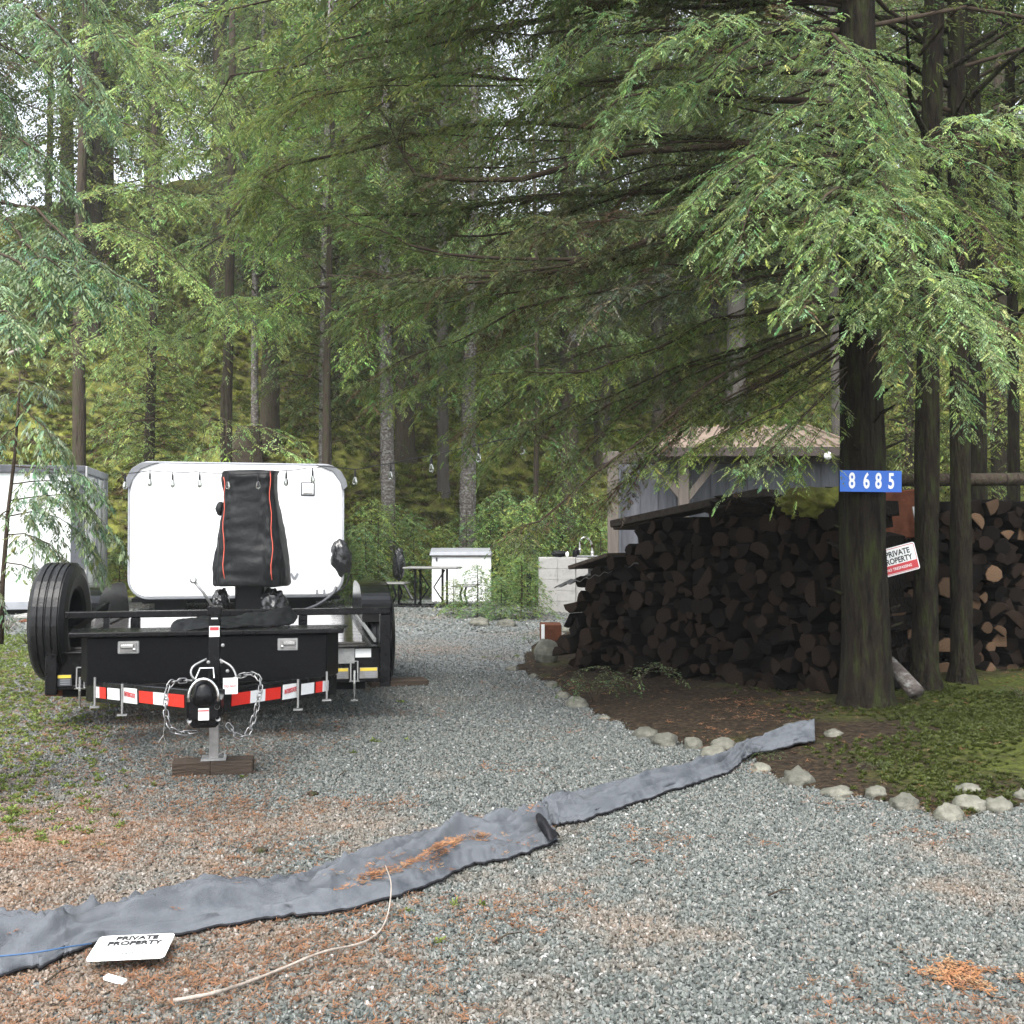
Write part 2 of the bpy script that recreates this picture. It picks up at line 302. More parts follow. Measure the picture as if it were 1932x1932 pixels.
def bough(pl, width, ds, dsub, ll, lw, rng, droop=.35, col=(.06, .09, .03), start=.1, r0=.02, twigs=True, vary=.25, hang=.3, brown=.0, l3=0, w3=0, m3=0):
    """one conifer bough: stem along pl, side shoots alternating, leafy sprays along each shoot. -> V, F(quads), mi, col"""
    up = np.array([0, 0, 1.0])
    pl = np.asarray(pl, float); L = np.linalg.norm(np.diff(pl, axis=0), axis=1).sum()
    n = max(8, int(L / ds)); C = smooth_line(pl, n)
    C = C + rng.normal(0, .006 * L ** .5, C.shape) * 0.5
    q_ = np.linspace(0, 1, n)[:, None]; f_ = rng.uniform(5, 9, 3); g_ = rng.uniform(0, 6.28, 3); C = C + .018 * L * np.sin(q_ * f_ + g_) * q_ * 1.2 + .006 * L * np.sin(q_ * f_ * 3.1 + g_) * np.minimum(1, q_ * 5)
    T = unit(np.gradient(C, axis=0)); S = unit(np.cross(T, up))
    Vs = []; Fs = []; Ms = []; Cs = []; off = 0
    # stem
    k = 5; m = max(5, min(14, n // 4)); idx = np.linspace(0, n - 1, m).astype(int); Cc = C[idx]; Tt = T[idx]; Sn = S[idx]; Un = np.cross(Sn, Tt)
    rr = r0 * (1 - np.linspace(0, 1, m)) ** .8 + r0 * .08
    th = np.arange(k) * 2 * np.pi / k
    ring = Cc[:, None] + rr[:, None, None] * (np.cos(th)[None, :, None] * Sn[:, None] + np.sin(th)[None, :, None] * Un[:, None])
    Vs.append(ring.reshape(-1, 3)); a, b = np.meshgrid(np.arange(m - 1), np.arange(k), indexing='ij'); b2 = (b + 1) % k
    Fs.append(np.stack([a * k + b, a * k + b2, (a + 1) * k + b2, (a + 1) * k + b], -1).reshape(-1, 4)); Ms.append(np.ones(len(Fs[0]), int)); Cs.append(np.full((m * k, 3), .03)); off = m * k
    # shoots
    s = np.linspace(0, 1, n); use = s > start; ii = np.where(use)[0]; nl = len(ii); ss = s[ii]
    keep = rng.random(nl) > .10; ii = ii[keep]; ss = ss[keep]; nl = len(ii)
    sg = np.where(np.arange(nl) % 2 == 0, 1.0, -1.0)
    prof = np.minimum(1, .45 + (ss - start) * 2.2) * (1 - ss ** 2.2) ** .7 + .12
    le = width * prof * rng.uniform(.45, 1.2, nl) * (1 + .3 * np.sin(ss * L * 5 + rng.uniform(0, 6)))
    an = np.radians(66 - 34 * ss + rng.normal(0, 9, nl))
    D0 = unit(T[ii] * np.cos(an)[:, None] + S[ii] * (sg * np.sin(an))[:, None] + up * rng.normal(.03, .12, nl)[:, None])
    dr = droop * rng.uniform(.5, 1.4, nl)
    cnt = np.maximum(2, (le / dsub).astype(int)); li = np.repeat(np.arange(nl), cnt)
    st = np.concatenate([np.arange(c) for c in cnt]); t = (st + .6) / cnt[li]
    B = C[ii][li] + D0[li] * (le[li] * t)[:, None]; B[:, 2] -= dr[li] * le[li] * t ** 2
    tl = D0[li].copy(); tl[:, 2] -= 2 * dr[li] * t; tl = unit(tl); sd = unit(np.cross(tl, up))
    nn = len(li); s2 = np.where(st % 2 == 0, 1.0, -1.0); s2[t > .93] *= .2
    mixf = rng.uniform(.5, .95, nn)
    d = unit(tl * (1 - .35 * mixf)[:, None] + sd * (s2 * mixf)[:, None] + up * rng.normal(-hang * .4, .15, nn)[:, None])
    l = ll * (1.15 - .55 * t) * rng.uniform(.6, 1.25, nn)
    w = unit(np.cross(d, up) + up * rng.normal(0, .35, nn)[:, None]) * (lw * rng.uniform(.7, 1.3, nn))[:, None]
    mid = B + d * (l * .5)[:, None]; mid[:, 2] -= .05 * l
    tip = B + d * l[:, None]; tip[:, 2] -= hang * l * rng.uniform(.3, 1.2, nn)
    rp_ = 1
    if m3:      # third order: each side shoot carries its own comb of fine sprays
        rp_ = m3; t3 = (np.arange(m3) + .7) / m3; sg3 = np.where(np.arange(m3) % 2 == 0, 1., -1.); sg3[-1] = .1
        s3 = unit(np.cross(d, up)); dz = tip - (B + d * l[:, None])
        B3 = B[:, None] + d[:, None] * (l[:, None] * t3)[..., None] + dz[:, None] * (t3 ** 2)[None, :, None]
        d3 = unit(d[:, None] * .8 + s3[:, None] * (sg3 * .62)[None, :, None] + up * rng.normal(-.08, .16, (nn, m3))[..., None])
        L3 = l3 * (1.2 - .6 * t3)[None] * rng.uniform(.6, 1.3, (nn, m3)); w_3 = unit(np.cross(d3, up) + up * rng.normal(0, .45, (nn, m3))[..., None]) * (w3 * rng.uniform(.7, 1.3, (nn, m3)))[..., None]
        T3_ = B3 + d3 * L3[..., None]; T3_[..., 2] -= hang * .6 * L3; M3 = B3 + d3 * (L3 * .55)[..., None]
        Q = np.stack([B3, M3 + w_3, T3_, M3 - w_3], 2).reshape(-1, 3)
    else: Q = np.stack([B, mid + w, tip, mid - w], 1).reshape(-1, 3)
    nq = nn * rp_
    Vs.append(Q); Fs.append(off + np.arange(nq * 4).reshape(-1, 4)); Ms.append(np.zeros(nq, int))
    c = np.array(col)[None] * (1 + rng.normal(0, vary, nn))[:, None]
    c = c * (1 + np.stack([rng.normal(0, .14, nn), np.zeros(nn), rng.normal(0, .18, nn)], 1))
    fresh = np.clip((t - .6) * 1.4, 0, 1)[:, None] * np.array([.25, .30, .10])      # new growth at shoot ends is lighter
    c = c * (1 + fresh)
    if brown:
        bm = (rng.random(nl) < brown)[li][:, None]; c = np.where(bm, np.array([.10, .065, .04]) * rng.uniform(.5, 1.3, (nn, 1)), c)
    c = np.clip(c, .006, .5); c = np.repeat(c, rp_, 0) * (rng.uniform(.8, 1.2, nq)[:, None] if m3 else 1); Cs.append(np.repeat(c, 4, 0)); off += nq * 4
    if twigs:
        tw = np.stack([np.zeros(nl), np.full(nl, .5), np.ones(nl)], 1); q = C[ii][:, None] + D0[:, None] * (le[:, None] * tw)[..., None]
        q[..., 2] -= dr[:, None] * le[:, None] * tw ** 2 + .004
        ww = unit(np.cross(D0, up)) * .5; wd = np.array([r0 * .28, r0 * .18, r0 * .06])
        a1 = q + ww[:, None] * wd[None, :, None]; a2 = q - ww[:, None] * wd[None, :, None]; a2[..., 2] -= r0 * .15
        Q = np.stack([a1, a2], 2).reshape(-1, 3); base = off + np.arange(nl)[:, None] * 6
        f1 = base + np.array([0, 1, 3, 2]); f2 = base + np.array([2, 3, 5, 4])
        Vs.append(Q); Fs.append(np.vstack([f1, f2])); Ms.append(np.ones(2 * nl, int)); Cs.append(np.full((nl * 6, 3), .03)); off += nl * 6
    return np.vstack(Vs), np.vstack(Fs), np.concatenate(Ms), np.vstack(Cs)

class Fol:
    def __init__(s): s.V = []; s.F = []; s.M = []; s.C = []; s.n = 0
    def add(s, g):
        s.V.append(g[0]); s.F.append(g[1] + s.n); s.M.append(g[2]); s.C.append(g[3]); s.n += len(g[0]); return s
    def mesh(s, name, mats=None, off=(0, 0, 0)):
        return mesh_np(name, np.vstack(s.V) - np.array(off), np.vstack(s.F), mats or [M['leaf'], M['twig']], np.concatenate(s.M), np.vstack(s.C))

def trunk_mesh(name, h, r, m, seed, lean=(0, 0), n=14, rough=.12, flare=.35, sway=.04, top=.25):
    rng = np.random.default_rng(seed); V = []; F = []; rows = max(10, int(h * 3)); rows = min(rows, 44); fx, fy = rng.uniform(-1, 1, 2)
    for i in range(rows + 1):
        t = i / rows; z = h * t - .15; rr = r * (1 - (1 - top) * t) * (1 + flare * math.exp(-z * 4 / max(.4, r * 6)))
        cx = lean[0] * t * h + sway * math.sin(t * 5 + fx * 3) * h * .1; cy = lean[1] * t * h + sway * math.cos(t * 4 + fy * 3) * h * .1
        for k in range(n):
            a = 2 * math.pi * k / n; q = rr * (1 + rough * nz(math.cos(a) * 2 + seed, math.sin(a) * 2, z * 1.3) + rough * .5 * math.sin(k * 2.4 + seed))
            V.append((cx + q * math.cos(a), cy + q * math.sin(a), z))
    for i in range(rows):
        for k in range(n): k2 = (k + 1) % n; F.append((i * n + k, i * n + k2, (i + 1) * n + k2, (i + 1) * n + k))
    F = np.array(F); return mesh_np(name, np.array(V), F, [m], smooth=True)

def crown_mesh(name, seed, z0, z1, rmax, nb, col, ds=.13, dsub=.10, ll=.22, lw=.035, droop=.45, width=.75, arch=.25, rmin=.25, dead=0, brown=0.0, ramp=.25, m3=5, rs=1.0):
    rng = np.random.default_rng(seed); f = Fol(); a = rng.uniform(0, 6.28)
    for i in range(nb):
        t = (i + rng.uniform(0, .8)) / nb; z = z0 + (z1 - z0) * t; a += 2.4 + rng.normal(0, .3)
        L = rmax * (min(1, ramp + t * 3) * (1 - t) ** .75 + rmin * .3) * rng.uniform(.65, 1.15); L = max(L, .35)
        dx, dy = math.cos(a), math.sin(a); pts = []
        for u in (0, .3, .65, 1): pts.append((dx * L * u, dy * L * u, z + L * (arch * math.sin(u * 2.2) - .42 * u ** 2 * (.6 + droop))))
        f.add(bough(pts, (width * 1.15) * min(1, L / 1.5), ds, dsub, ll, lw, rng, droop=droop, col=col, r0=(.012 + .008 * L) * rs, brown=brown, l3=ll * .38, w3=lw, m3=m3))
    for i in range(dead):
        z = rng.uniform(z0 * .25, z0); a = rng.uniform(0, 6.28); L = rng.uniform(.5, 1.6)
        pts = [(0, 0, z), (math.cos(a) * L * .5, math.sin(a) * L * .5, z + .05), (math.cos(a) * L, math.sin(a) * L, z - .25 * L)]
        f.add(bough(pts, .25, .4, .2, .04, .004, rng, col=(.04, .045, .02), r0=.014))
    return f.mesh(name)

# ------------------------------------------------------------------ terrain
def hill(x, y):
    y0 = 22.5 + 1.2 * math.sin(x * .16 + 1) - max(0, x - 3) * .10 - max(0, -x - 8) * .25
    d = y - y0
    if d <= 0: return 0.0
    z = .72 * (d - 1.0 * (1 - math.exp(-d / 1.0)))
    yc = 45 if x > -11 else max(37, 45 - (-11 - x) * 1.2)
    if y > yc: z = min(z, .72 * (yc - y0 - 1) + (y - yc) * .02)
    return z + min(1, d / 3) * (.45 * nz(x * .35, y * .35, 1) + .18 * nz(x * 1.1, y * 1.1, 2) + .07 * nz(x * 3, y * 3, 3))

def grid_sheet(name, xs, ys, zf, m, smooth=True):
    V = [(x, y, zf(x, y)) for y in ys for x in xs]; nx = len(xs)
    F = np.array([(j * nx + i, j * nx + i + 1, (j + 1) * nx + i + 1, (j + 1) * nx + i) for j in range(len(ys) - 1) for i in range(nx - 1)])
    return mesh_np(name, np.array(V), F, [m], smooth=smooth)
ys = list(np.arange(18, 52, .28)) + [60, 80, 120, 200]; xs = [-120, -80, -50] + list(np.arange(-30, 30, .33)) + [50, 80, 120]
o = link('hillside', grid_sheet('hillside', xs, ys, lambda x, y: hill(x, y) - (.02 if hill(x, y) <= 0 else 0), M['moss'])); tag(o, kind='structure')
o = link('gravel_ground', grid_sheet('gravel_ground', [-120, -40, -15, -8, 0, 8, 15, 40, 120], [-40, -10, 0, 5, 10, 15, 20, 26], lambda x, y: 0.0, M['ground'])); tag(o, kind='structure')

# planting bed on the right (dark soil and moss), mounded
BED_EDGE = [(1075, 1190), (1005, 1214), (975, 1262), (1045, 1296), (1092, 1332), (1205, 1386), (1300, 1410), (1400, 1432), (1480, 1476), (1585, 1502), (1700, 1524), (1795, 1546), (1900, 1530), (1990, 1518)]
BE = np.array([G(*p)[:2] for p in BED_EDGE])
bed_poly = np.vstack([BE, [[9, BE[-1][1] + .4], [14, 8], [14, 21.6], [4, 21.6], [2.2, 15.4]]])
def inpoly(px, py, poly):
    c = False; n = len(poly); j = n - 1
    for i in range(n):
        xi, yi = poly[i]; xj, yj = poly[j]
        if (yi > py) != (yj > py) and px < (xj - xi) * (py - yi) / (yj - yi) + xi: c = not c
        j = i
    return c
def edgedist(px, py):
    p = np.array([px, py]); a = BE[:-1]; b = BE[1:]; ab = b - a
    t = np.clip(((p - a) * ab).sum(1) / (ab ** 2).sum(1), 0, 1); return np.sqrt(((a + ab * t[:, None] - p) ** 2).sum(1)).min()
def bedz(x, y):
    if not inpoly(x, y, bed_poly): return -.03
    d = edgedist(x, y); r = min(1, max(0, (x - 1.2) / 3)) * (1 if y < 12 else max(0, 1 - (y - 12) / 4))
    return .012 + min(1, d / 1.0) * (.05 + .10 * r + .03 * nz(x * 2, y * 2, 4)) + .012 * nz(x * 7, y * 7, 5) * min(1, d / .2)
def bed_mat():
    m = bpy.data.materials.new('bed_soil'); m.use_nodes = True; nt = m.node_tree; N = nt.nodes; L = nt.links
    b = N['Principled BSDF']; b.inputs['Roughness'].default_value = .9; b.inputs['Specular IOR Level'].default_value = .12; tc = N.new('ShaderNodeTexCoord')
    n = N.new('ShaderNodeTexNoise'); n.inputs['Scale'].default_value = 1.3; n.inputs['Detail'].default_value = 8; L.new(tc.outputs['Object'], n.inputs['Vector'])
    sx = N.new('ShaderNodeSeparateXYZ'); L.new(tc.outputs['Object'], sx.inputs[0])
    mr = N.new('ShaderNodeMapRange'); mr.inputs[1].default_value = 1.6; mr.inputs[2].default_value = 3.2; mr.inputs[3].default_value = -.18; mr.inputs[4].default_value = .10
    L.new(sx.outputs[0], mr.inputs[0]); ad = N.new('ShaderNodeMath'); ad.operation = 'ADD'; L.new(n.outputs['Fac'], ad.inputs[0]); L.new(mr.outputs[0], ad.inputs[1])
    r = _ramp(nt, [(.40, (0, 0, 0)), (.60, (1, 1, 1))]); L.new(ad.outputs[0], r.inputs[0])
    n2 = N.new('ShaderNodeTexNoise'); n2.inputs['Scale'].default_value = 28; n2.inputs['Detail'].default_value = 8; L.new(tc.outputs['Object'], n2.inputs['Vector'])
    ra = _ramp(nt, [(.3, (.010, .007, .005)), (.5, (.022, .016, .010)), (.7, (.050, .034, .020))]); rb = _ramp(nt, [(.3, (.022, .026, .007)), (.7, (.062, .074, .014))])
    L.new(n2.outputs['Fac'], ra.inputs[0]); L.new(n2.outputs['Fac'], rb.inputs[0])
    mx = N.new('ShaderNodeMix'); mx.data_type = 'RGBA'; L.new(r.outputs[0], mx.inputs[0]); L.new(ra.outputs[0], mx.inputs[6]); L.new(rb.outputs[0], mx.inputs[7]); L.new(mx.outputs[2], b.inputs['Base Color'])
    bp = N.new('ShaderNodeBump'); bp.inputs['Strength'].default_value = 1; bp.inputs['Distance'].default_value = .03; L.new(n2.outputs['Fac'], bp.inputs['Height']); L.new(bp.outputs[0], b.inputs['Normal'])
    return m
M['bed'] = bed_mat()
o = link('planting_bed', grid_sheet('planting_bed', list(np.arange(-.2, 6, .09)) + list(np.arange(6, 14.5, .6)), list(np.arange(4.2, 12, .09)) + list(np.arange(12, 22, .5)), bedz, M['bed'])); tag(o, kind='structure')
def gz(x, y): return max(0.0, bedz(x, y), hill(x, y))

# ------------------------------------------------------------------ scattered small stuff by geometry nodes
def ico(name, m, sub=1, seed=0, jit=.25, flat=.7):
    bm = bmesh.new(); bmesh.ops.create_icosphere(bm, subdivisions=sub, radius=1); rr = random.Random(seed)
    for v in bm.verts:
        k = 1 + rr.uniform(-jit, jit); v.co = Vector((v.co.x * k * 1.15, v.co.y * k * .9, v.co.z * k * flat))
    me = bpy.data.meshes.new(name); bm.to_mesh(me); bm.free(); me.materials.append(m); return me
def tuft_mesh(name, m, n, l, w, seed, lift=.15, col=None, curl=0.0):
    rng = np.random.default_rng(seed); V = []; F = []; C = []
    for i in range(n):
        a = rng.uniform(0, 6.28); b = np.array([rng.normal(0, l * .4), rng.normal(0, l * .4), rng.uniform(0, l * .1)]); d = np.array([math.cos(a), math.sin(a), rng.uniform(0, lift)])
        ln = l * rng.uniform(.5, 1.2); s = np.array([-d[1], d[0], rng.normal(0, .3)]) * w; t = b + d * ln; md = b + d * ln * .5 + np.array([0, 0, curl * ln])
        k = len(V); V += [b, md + s, t, md - s]; F.append((k, k + 1, k + 2, k + 3))
        c = np.array(col if col is not None else (.1, .1, .1)) * rng.uniform(.6, 1.4); C += [c] * 4
    return mesh_np(name, np.array(V), np.array(F), [m], col=np.array(C))
def scatter(name, host, insts, smin, smax, seed, tilt=3.14, label=None, cat=None):
    """host mesh carries point attribute 'dens' (per square metre)"""
    ng = bpy.data.node_groups.new(name, 'GeometryNodeTree')
    ng.interface.new_socket('Geometry', in_out='INPUT', socket_type='NodeSocketGeometry'); ng.interface.new_socket('Geometry', in_out='OUTPUT', socket_type='NodeSocketGeometry')
    N = ng.nodes; L = ng.links; gi = N.new('NodeGroupInput'); go = N.new('NodeGroupOutput')
    dp = N.new('GeometryNodeDistributePointsOnFaces'); na = N.new('GeometryNodeInputNamedAttribute'); na.data_type = 'FLOAT'; na.inputs['Name'].default_value = 'dens'
    L.new(gi.outputs[0], dp.inputs['Mesh']); L.new(na.outputs[0], dp.inputs['Density']); dp.inputs['Seed'].default_value = seed
    jn = N.new('GeometryNodeJoinGeometry') if len(insts) > 1 else None
    io = N.new('GeometryNodeInstanceOnPoints'); L.new(dp.outputs['Points'], io.inputs['Points'])
    holder = []
    g2 = N.new('GeometryNodeGeometryToInstance') if 0 else None
    srcs = []
    for me in insts:
        ob = bpy.data.objects.new(me.name, me)      # source shape, never linked to the scene
        oi = N.new('GeometryNodeObjectInfo'); oi.inputs['Object'].default_value = ob; oi.inputs['As Instance'].default_value = True; srcs.append(oi)
    if jn:
        for oi in reversed(srcs): L.new(oi.outputs['Geometry'], jn.inputs[0])
        L.new(jn.outputs[0], io.inputs['Instance']); io.inputs['Pick Instance'].default_value = True
        ri = N.new('FunctionNodeRandomValue'); ri.data_type = 'INT'; ri.inputs[4].default_value = 0; ri.inputs[5].default_value = len(insts) - 1; ri.inputs['Seed'].default_value = 7
        L.new(ri.outputs[2], io.inputs['Instance Index'])
    else: L.new(srcs[0].outputs['Geometry'], io.inputs['Instance'])
    rr = N.new('FunctionNodeRandomValue'); rr.data_type = 'FLOAT_VECTOR'; rr.inputs[0].default_value = (-tilt, -tilt, 0); rr.inputs[1].default_value = (tilt, tilt, 6.28); rr.inputs['Seed'].default_value = 3
    rs = N.new('FunctionNodeRandomValue'); rs.data_type = 'FLOAT_VECTOR'; rs.inputs[0].default_value = (smin,) * 3; rs.inputs[1].default_value = (smax,) * 3; rs.inputs['Seed'].default_value = 5
    L.new(rr.outputs[0], io.inputs['Rotation']); L.new(rs.outputs[0], io.inputs['Scale']); L.new(io.outputs[0], go.inputs[0])
    o = link(name, host); md = o.modifiers.new('scatter', 'NODES'); md.node_group = ng; tag(o, label, cat, None, 'stuff'); return o
def host_sheet(name, x0, x1, y0, y1, step, zf, df):
    xs = np.arange(x0, x1, step); ys = np.arange(y0, y1, step); me = grid_sheet(name, xs, ys, zf, M['soil'])
    a = me.attributes.new('dens', 'FLOAT', 'POINT'); n = len(xs)
    a.data.foreach_set('value', np.array([df(x, y) for y in ys for x in xs], np.float32)); return me
def inview(x, y, mg=1.8): return abs(x) < y * .485 + mg and y > 2.2
def d_gravel(x, y):
    if not inview(x, y) or inpoly(x, y, bed_poly): return 0
    if y < 5: d = 7500
    elif y < 7: d = 5000
    elif y < 10: d = 2000
    else: d = 420
    g = max(0, -x - .33 * y - .3) * .9 * (1 if y > 4.6 else 0)     # undergrowth takes over on the left
    return d * max(.1, 1 - g)
stones = [ico('pebble', M['gravel'], 1, s, .3, .62) for s in (1, 2, 3)]
scatter('gravel', host_sheet('gravel', -7, 7, 2.3, 14, .12, lambda x, y: .004, d_gravel), stones, .0045, .0125, 11)
scatter('gravel_far', host_sheet('gravel_far', -8, 6, 13.9, 21, .3, lambda x, y: .004, lambda x, y: 0 if inpoly(x, y, bed_poly) else 160), stones, .012, .026, 12)
def litter(x, y):
    n = nz(x * .9, y * .9, 7) + .6 * nz(x * 2.6, y * 2.6, 8); left = max(0, min(1, (1.2 - x - .18 * y) / 2.2))
    return max(0, n + left * .85 - .20)
scatter('fallen_needles', host_sheet('fallen_needles', -6, 6, 2.3, 12, .10, lambda x, y: .012 if not inpoly(x, y, bed_poly) else bedz(x, y) + .004,
        lambda x, y: 0 if not inview(x, y) else 1300 * litter(x, y) * (1 if y < 5.3 else .35) + (25 if inpoly(x, y, bed_poly) else 0)),
        [tuft_mesh('needles', M['needles'], 16, .020, .0011, s, .25) for s in (1, 2)], .7, 1.6, 13, tilt=.3)
def d_green(x, y):
    if not inview(x, y, 1.8) or inpoly(x, y, bed_poly): return 0
    g = max(0, -x - .36 * y + .1) * 1.4 if y > 4.5 else 0
    sp = max(0, nz(x * 1.7, y * 1.7, 21) - .42) * 5 if x < 1 else 0
    return 230 * min(1.2, g) + 16 * sp
GT = [tuft_mesh('weed', M['fern'], 26, .034, .0065, s, .9, (.13, .17, .04), .2) for s in (1, 2, 3)]
scatter('weeds', host_sheet('weeds', -9, 2, 2.6, 14, .15, lambda x, y: .004, d_green), GT, .3, .95, 14, tilt=.3)
MT = [tuft_mesh('moss_tuft', M['fern'], 60, .022, .0028, s, 1.2, (.058, .074, .014), .2) for s in (4, 5)]
scatter('bed_moss', host_sheet('bed_moss', 1, 5.2, 4.6, 9.5, .12, bedz, lambda x, y: 0 if not inpoly(x, y, bed_poly) else 3200 * max(0, min(1, (x - 1.7) / 1.3)) * max(0, nz(x * 1.2, y * 1.2, 31) + .22)), MT, .35, 1.0, 15, tilt=.3)
ST = [tuft_mesh('slope_tuft', M['fern'], 60, .075, .008, s, 1.1, c, .25) for s, c in ((6, (.23, .25, .05)), (7, (.18, .22, .05)), (8, (.13, .095, .045)), (9, (.11, .14, .03)))]
scatter('slope_undergrowth', host_sheet('slope_undergrowth', -17, 13, 20, 42, .6, lambda x, y: hill(x, y) + .02, lambda x, y: 0 if hill(x, y) < .05 or abs(x) > y * .5 + 1 else 60 * max(.12, nz(x * .6, y * .6, 41) + .45)), ST, .8, 2.2, 16, tilt=.4)
#MARK1
# ------------------------------------------------------------------ flatbed trailer
T_RZ = R(11.2)
tr = thing('flatbed_trailer', 'black flatbed trailer facing the camera with toolbox, chains and jack at its front', 'trailer', (-2.0, 7.3, 0), T_RZ)
BP, BM_ = M['blackpaint'], M['blackmatt']
b = MB(); b.box((.04, 0, .765), (2.26, .05, .045)); b.build('front_rail', BP, tr, .006)
for x, w, z0, z1 in ((-1.055, .075, .24, .742), (-.53, .06, .53, .742), (.57, .06, .53, .742), (1.135, .075, .24, .742)):
    MB().box((x, .005, (z0 + z1) / 2), (w, .055, z1 - z0)).build('rail_post', BP, tr, .006)
b = MB(); b.box((.04, .09, .40), (2.26, .10, .22)); b.box((.04, .06, .515), (2.24, .14, .012)); b.box((.04, .03, .285), (2.28, .05, .03)); b.build('front_beam', BP, tr, .006)
for x in (-1.05, 1.05): MB().box((x, 1.85, .43), (.06, 3.4, .16)).build('side_beam', BP, tr, .006)
for i in range(12):
    MB().box((0, .30 + i * .27, .525), (2.02, .262, .022)).build('deck_plate', M['deck'], tr, .003)
for x in (-1.07, 1.075): MB().box((x, 1.85, .545), (.02, 3.38, .03)).build('deck_edge', M['galv'], tr, .004)
# fenders
for sx in (-1, 1):
    prof = []; yc, rr = 2.45, .50
    arc = [(yc - .86, .56), (yc - .80, .66), (yc - .70, .745), (yc - .54, .81), (yc - .30, .855), (yc + .5, .855), (yc + .75, .78), (yc + .90, .60), (yc + .92, .50)]
    arc = [tuple(p) for p in smooth_line(arc, 22)]
    V = []; F = []; n = len(arc)
    for (y, z) in arc:
        for x in (1.08, 1.325): V.append((sx * x, y, z))
    F += [(2 * i, 2 * i + 1, 2 * i + 3, 2 * i + 2) for i in range(n - 1)]
    k = len(V)
    for (y, z) in arc: V.append((sx * 1.08, y, .46)); V.append((sx * 1.08, y, z))
    F += [(k + 2 * i, k + 2 * i + 1, k + 2 * i + 3, k + 2 * i + 2) for i in range(n - 1)]
    k = len(V)
    for (y, z) in arc: V.append((sx * 1.325, y, z)); V.append((sx * 1.325, y, z - .05))
    F += [(k + 2 * i, k + 2 * i + 1, k + 2 * i + 3, k + 2 * i + 2) for i in range(n - 1)]
    o = MB().add(V, F).build('fender', M['blackgloss'], tr, smooth=False); sm = o.modifiers.new('thickness', 'SOLIDIFY'); sm.thickness = .012
    for yy in (2.0, 2.9): pass
def wheel(name, c, r, w, parent, rim=True, rz=0):
    t = MB(); hw = w / 2; ri = r * .56
    prof = [(ri, -hw * .8), (ri * 1.08, -hw * .95), (r * .80, -hw * 1.06), (r * .93, -hw * .98), (r * .985, -hw * .80)]
    for gx in (-.55, -.2, .2, .55): prof += [(r, (gx - .14) * hw), (r, (gx + .10) * hw), (r - .012, (gx + .11) * hw), (r - .012, (gx + .17) * hw)]
    prof += [(r, .78 * hw), (r * .985, hw * .82), (r * .93, hw * .98), (r * .80, hw * 1.06), (ri * 1.08, hw * .95), (ri, hw * .8)]
    t.lathe(prof, (0, 0, 0), 40, 'X', closed=True); o = t.build(name, M['rubber'], parent, smooth=False); o.location = c; o.rotation_euler.z = rz
    d = MB(); d.lathe([(ri * 1.0, -hw * .75), (ri * .96, -hw * .6), (ri * .9, -hw * .1), (ri * .45, 0), (ri * .3, -hw * .3), (.001, -hw * .3)], (0, 0, 0), 24, 'X')
    d.lathe([(ri * 1.0, hw * .75), (ri * .94, hw * .3), (ri * .9, hw * .02), (.001, hw * .02)], (0, 0, 0), 24, 'X'); d.build('rim', BM_, o, smooth=True)
    for k in range(6): a = k * math.pi / 3; MB().tube([(-hw * .3, math.cos(a) * ri * .55, math.sin(a) * ri * .55), (-hw * .55, math.cos(a) * ri * .55, math.sin(a) * ri * .55)], .011, 6).build('wheel_nut', M['galv'], o)
    return o
for x in (-1.235, 1.235):
    for y in (2.02, 2.87): wheel('wheel', (x, y, .39), .385, .23, tr)
wheel('spare_tyre', (-1.07, .34, .70), .405, .235, tr, rz=R(-3))
b = MB(); b.beam((-1.0, .1, .62), (-.80, .55, .80), .04, .04); b.beam((-.80, .5, .54), (-.80, .55, .80), .04, .04); b.beam((-1.0, .5, .60), (-.6, .5, .60), .05, .05); b.build('spare_mount', BP, tr)
# tongue
cx0 = .075
for sx in (-1, 1):
    a = Vector((cx0 + sx * .055, -1.70, .425)); e = Vector((.02 + sx * .74, -.52, .335))
    bm_ = MB().beam(a, e, .055, .125).build('tongue_beam', BP, tr, .004)
    d = (e - a); u = Vector((d.x, d.y, 0)).normalized(); nrm = Vector((u.y, -u.x, 0)) * (1 if sx > 0 else -1)
    L = d.length; segs = [(.06, .20, 'red'), (.20, .32, 'silverwhite'), (.32, .45, 'red'), (.64, .76, 'silverwhite'), (.78, .845, 'red'), (.845, .905, 'silverwhite')]
    for s0, s1, mm in segs:
        A = a + d * s0 + nrm * .030; B = a + d * s1 + nrm * .030
        MB().beam(A, B, .003, .066).build('reflector', M[mm], tr)
    A = a + d * .47 + nrm * .031; B = a + d * .60 + nrm * .031
    MB().beam(A, B, .003, .085).build('maker_sticker', M['signwhite'], tr)
    c = (A + B) / 2 + nrm * .003
    text_mesh('INTERSTATE', .036, M['redprint'], tr, tuple(c + Vector((0, 0, .004))), (R(90), 0, math.atan2(u.y * (1 if sx > 0 else -1), u.x * (1 if sx > 0 else -1))), sx=.72, bold=.0012)
    for s in (.58, .86):
        q = a + d * s + nrm * .05; m1 = MB(); m1.tube([(q.x, q.y, .44), (q.x, q.y, .27)], .007, 6); m1.box((q.x, q.y, .262), (.055, .025, .010)); m1.build('tie_down_bolt', M['galv'], tr)
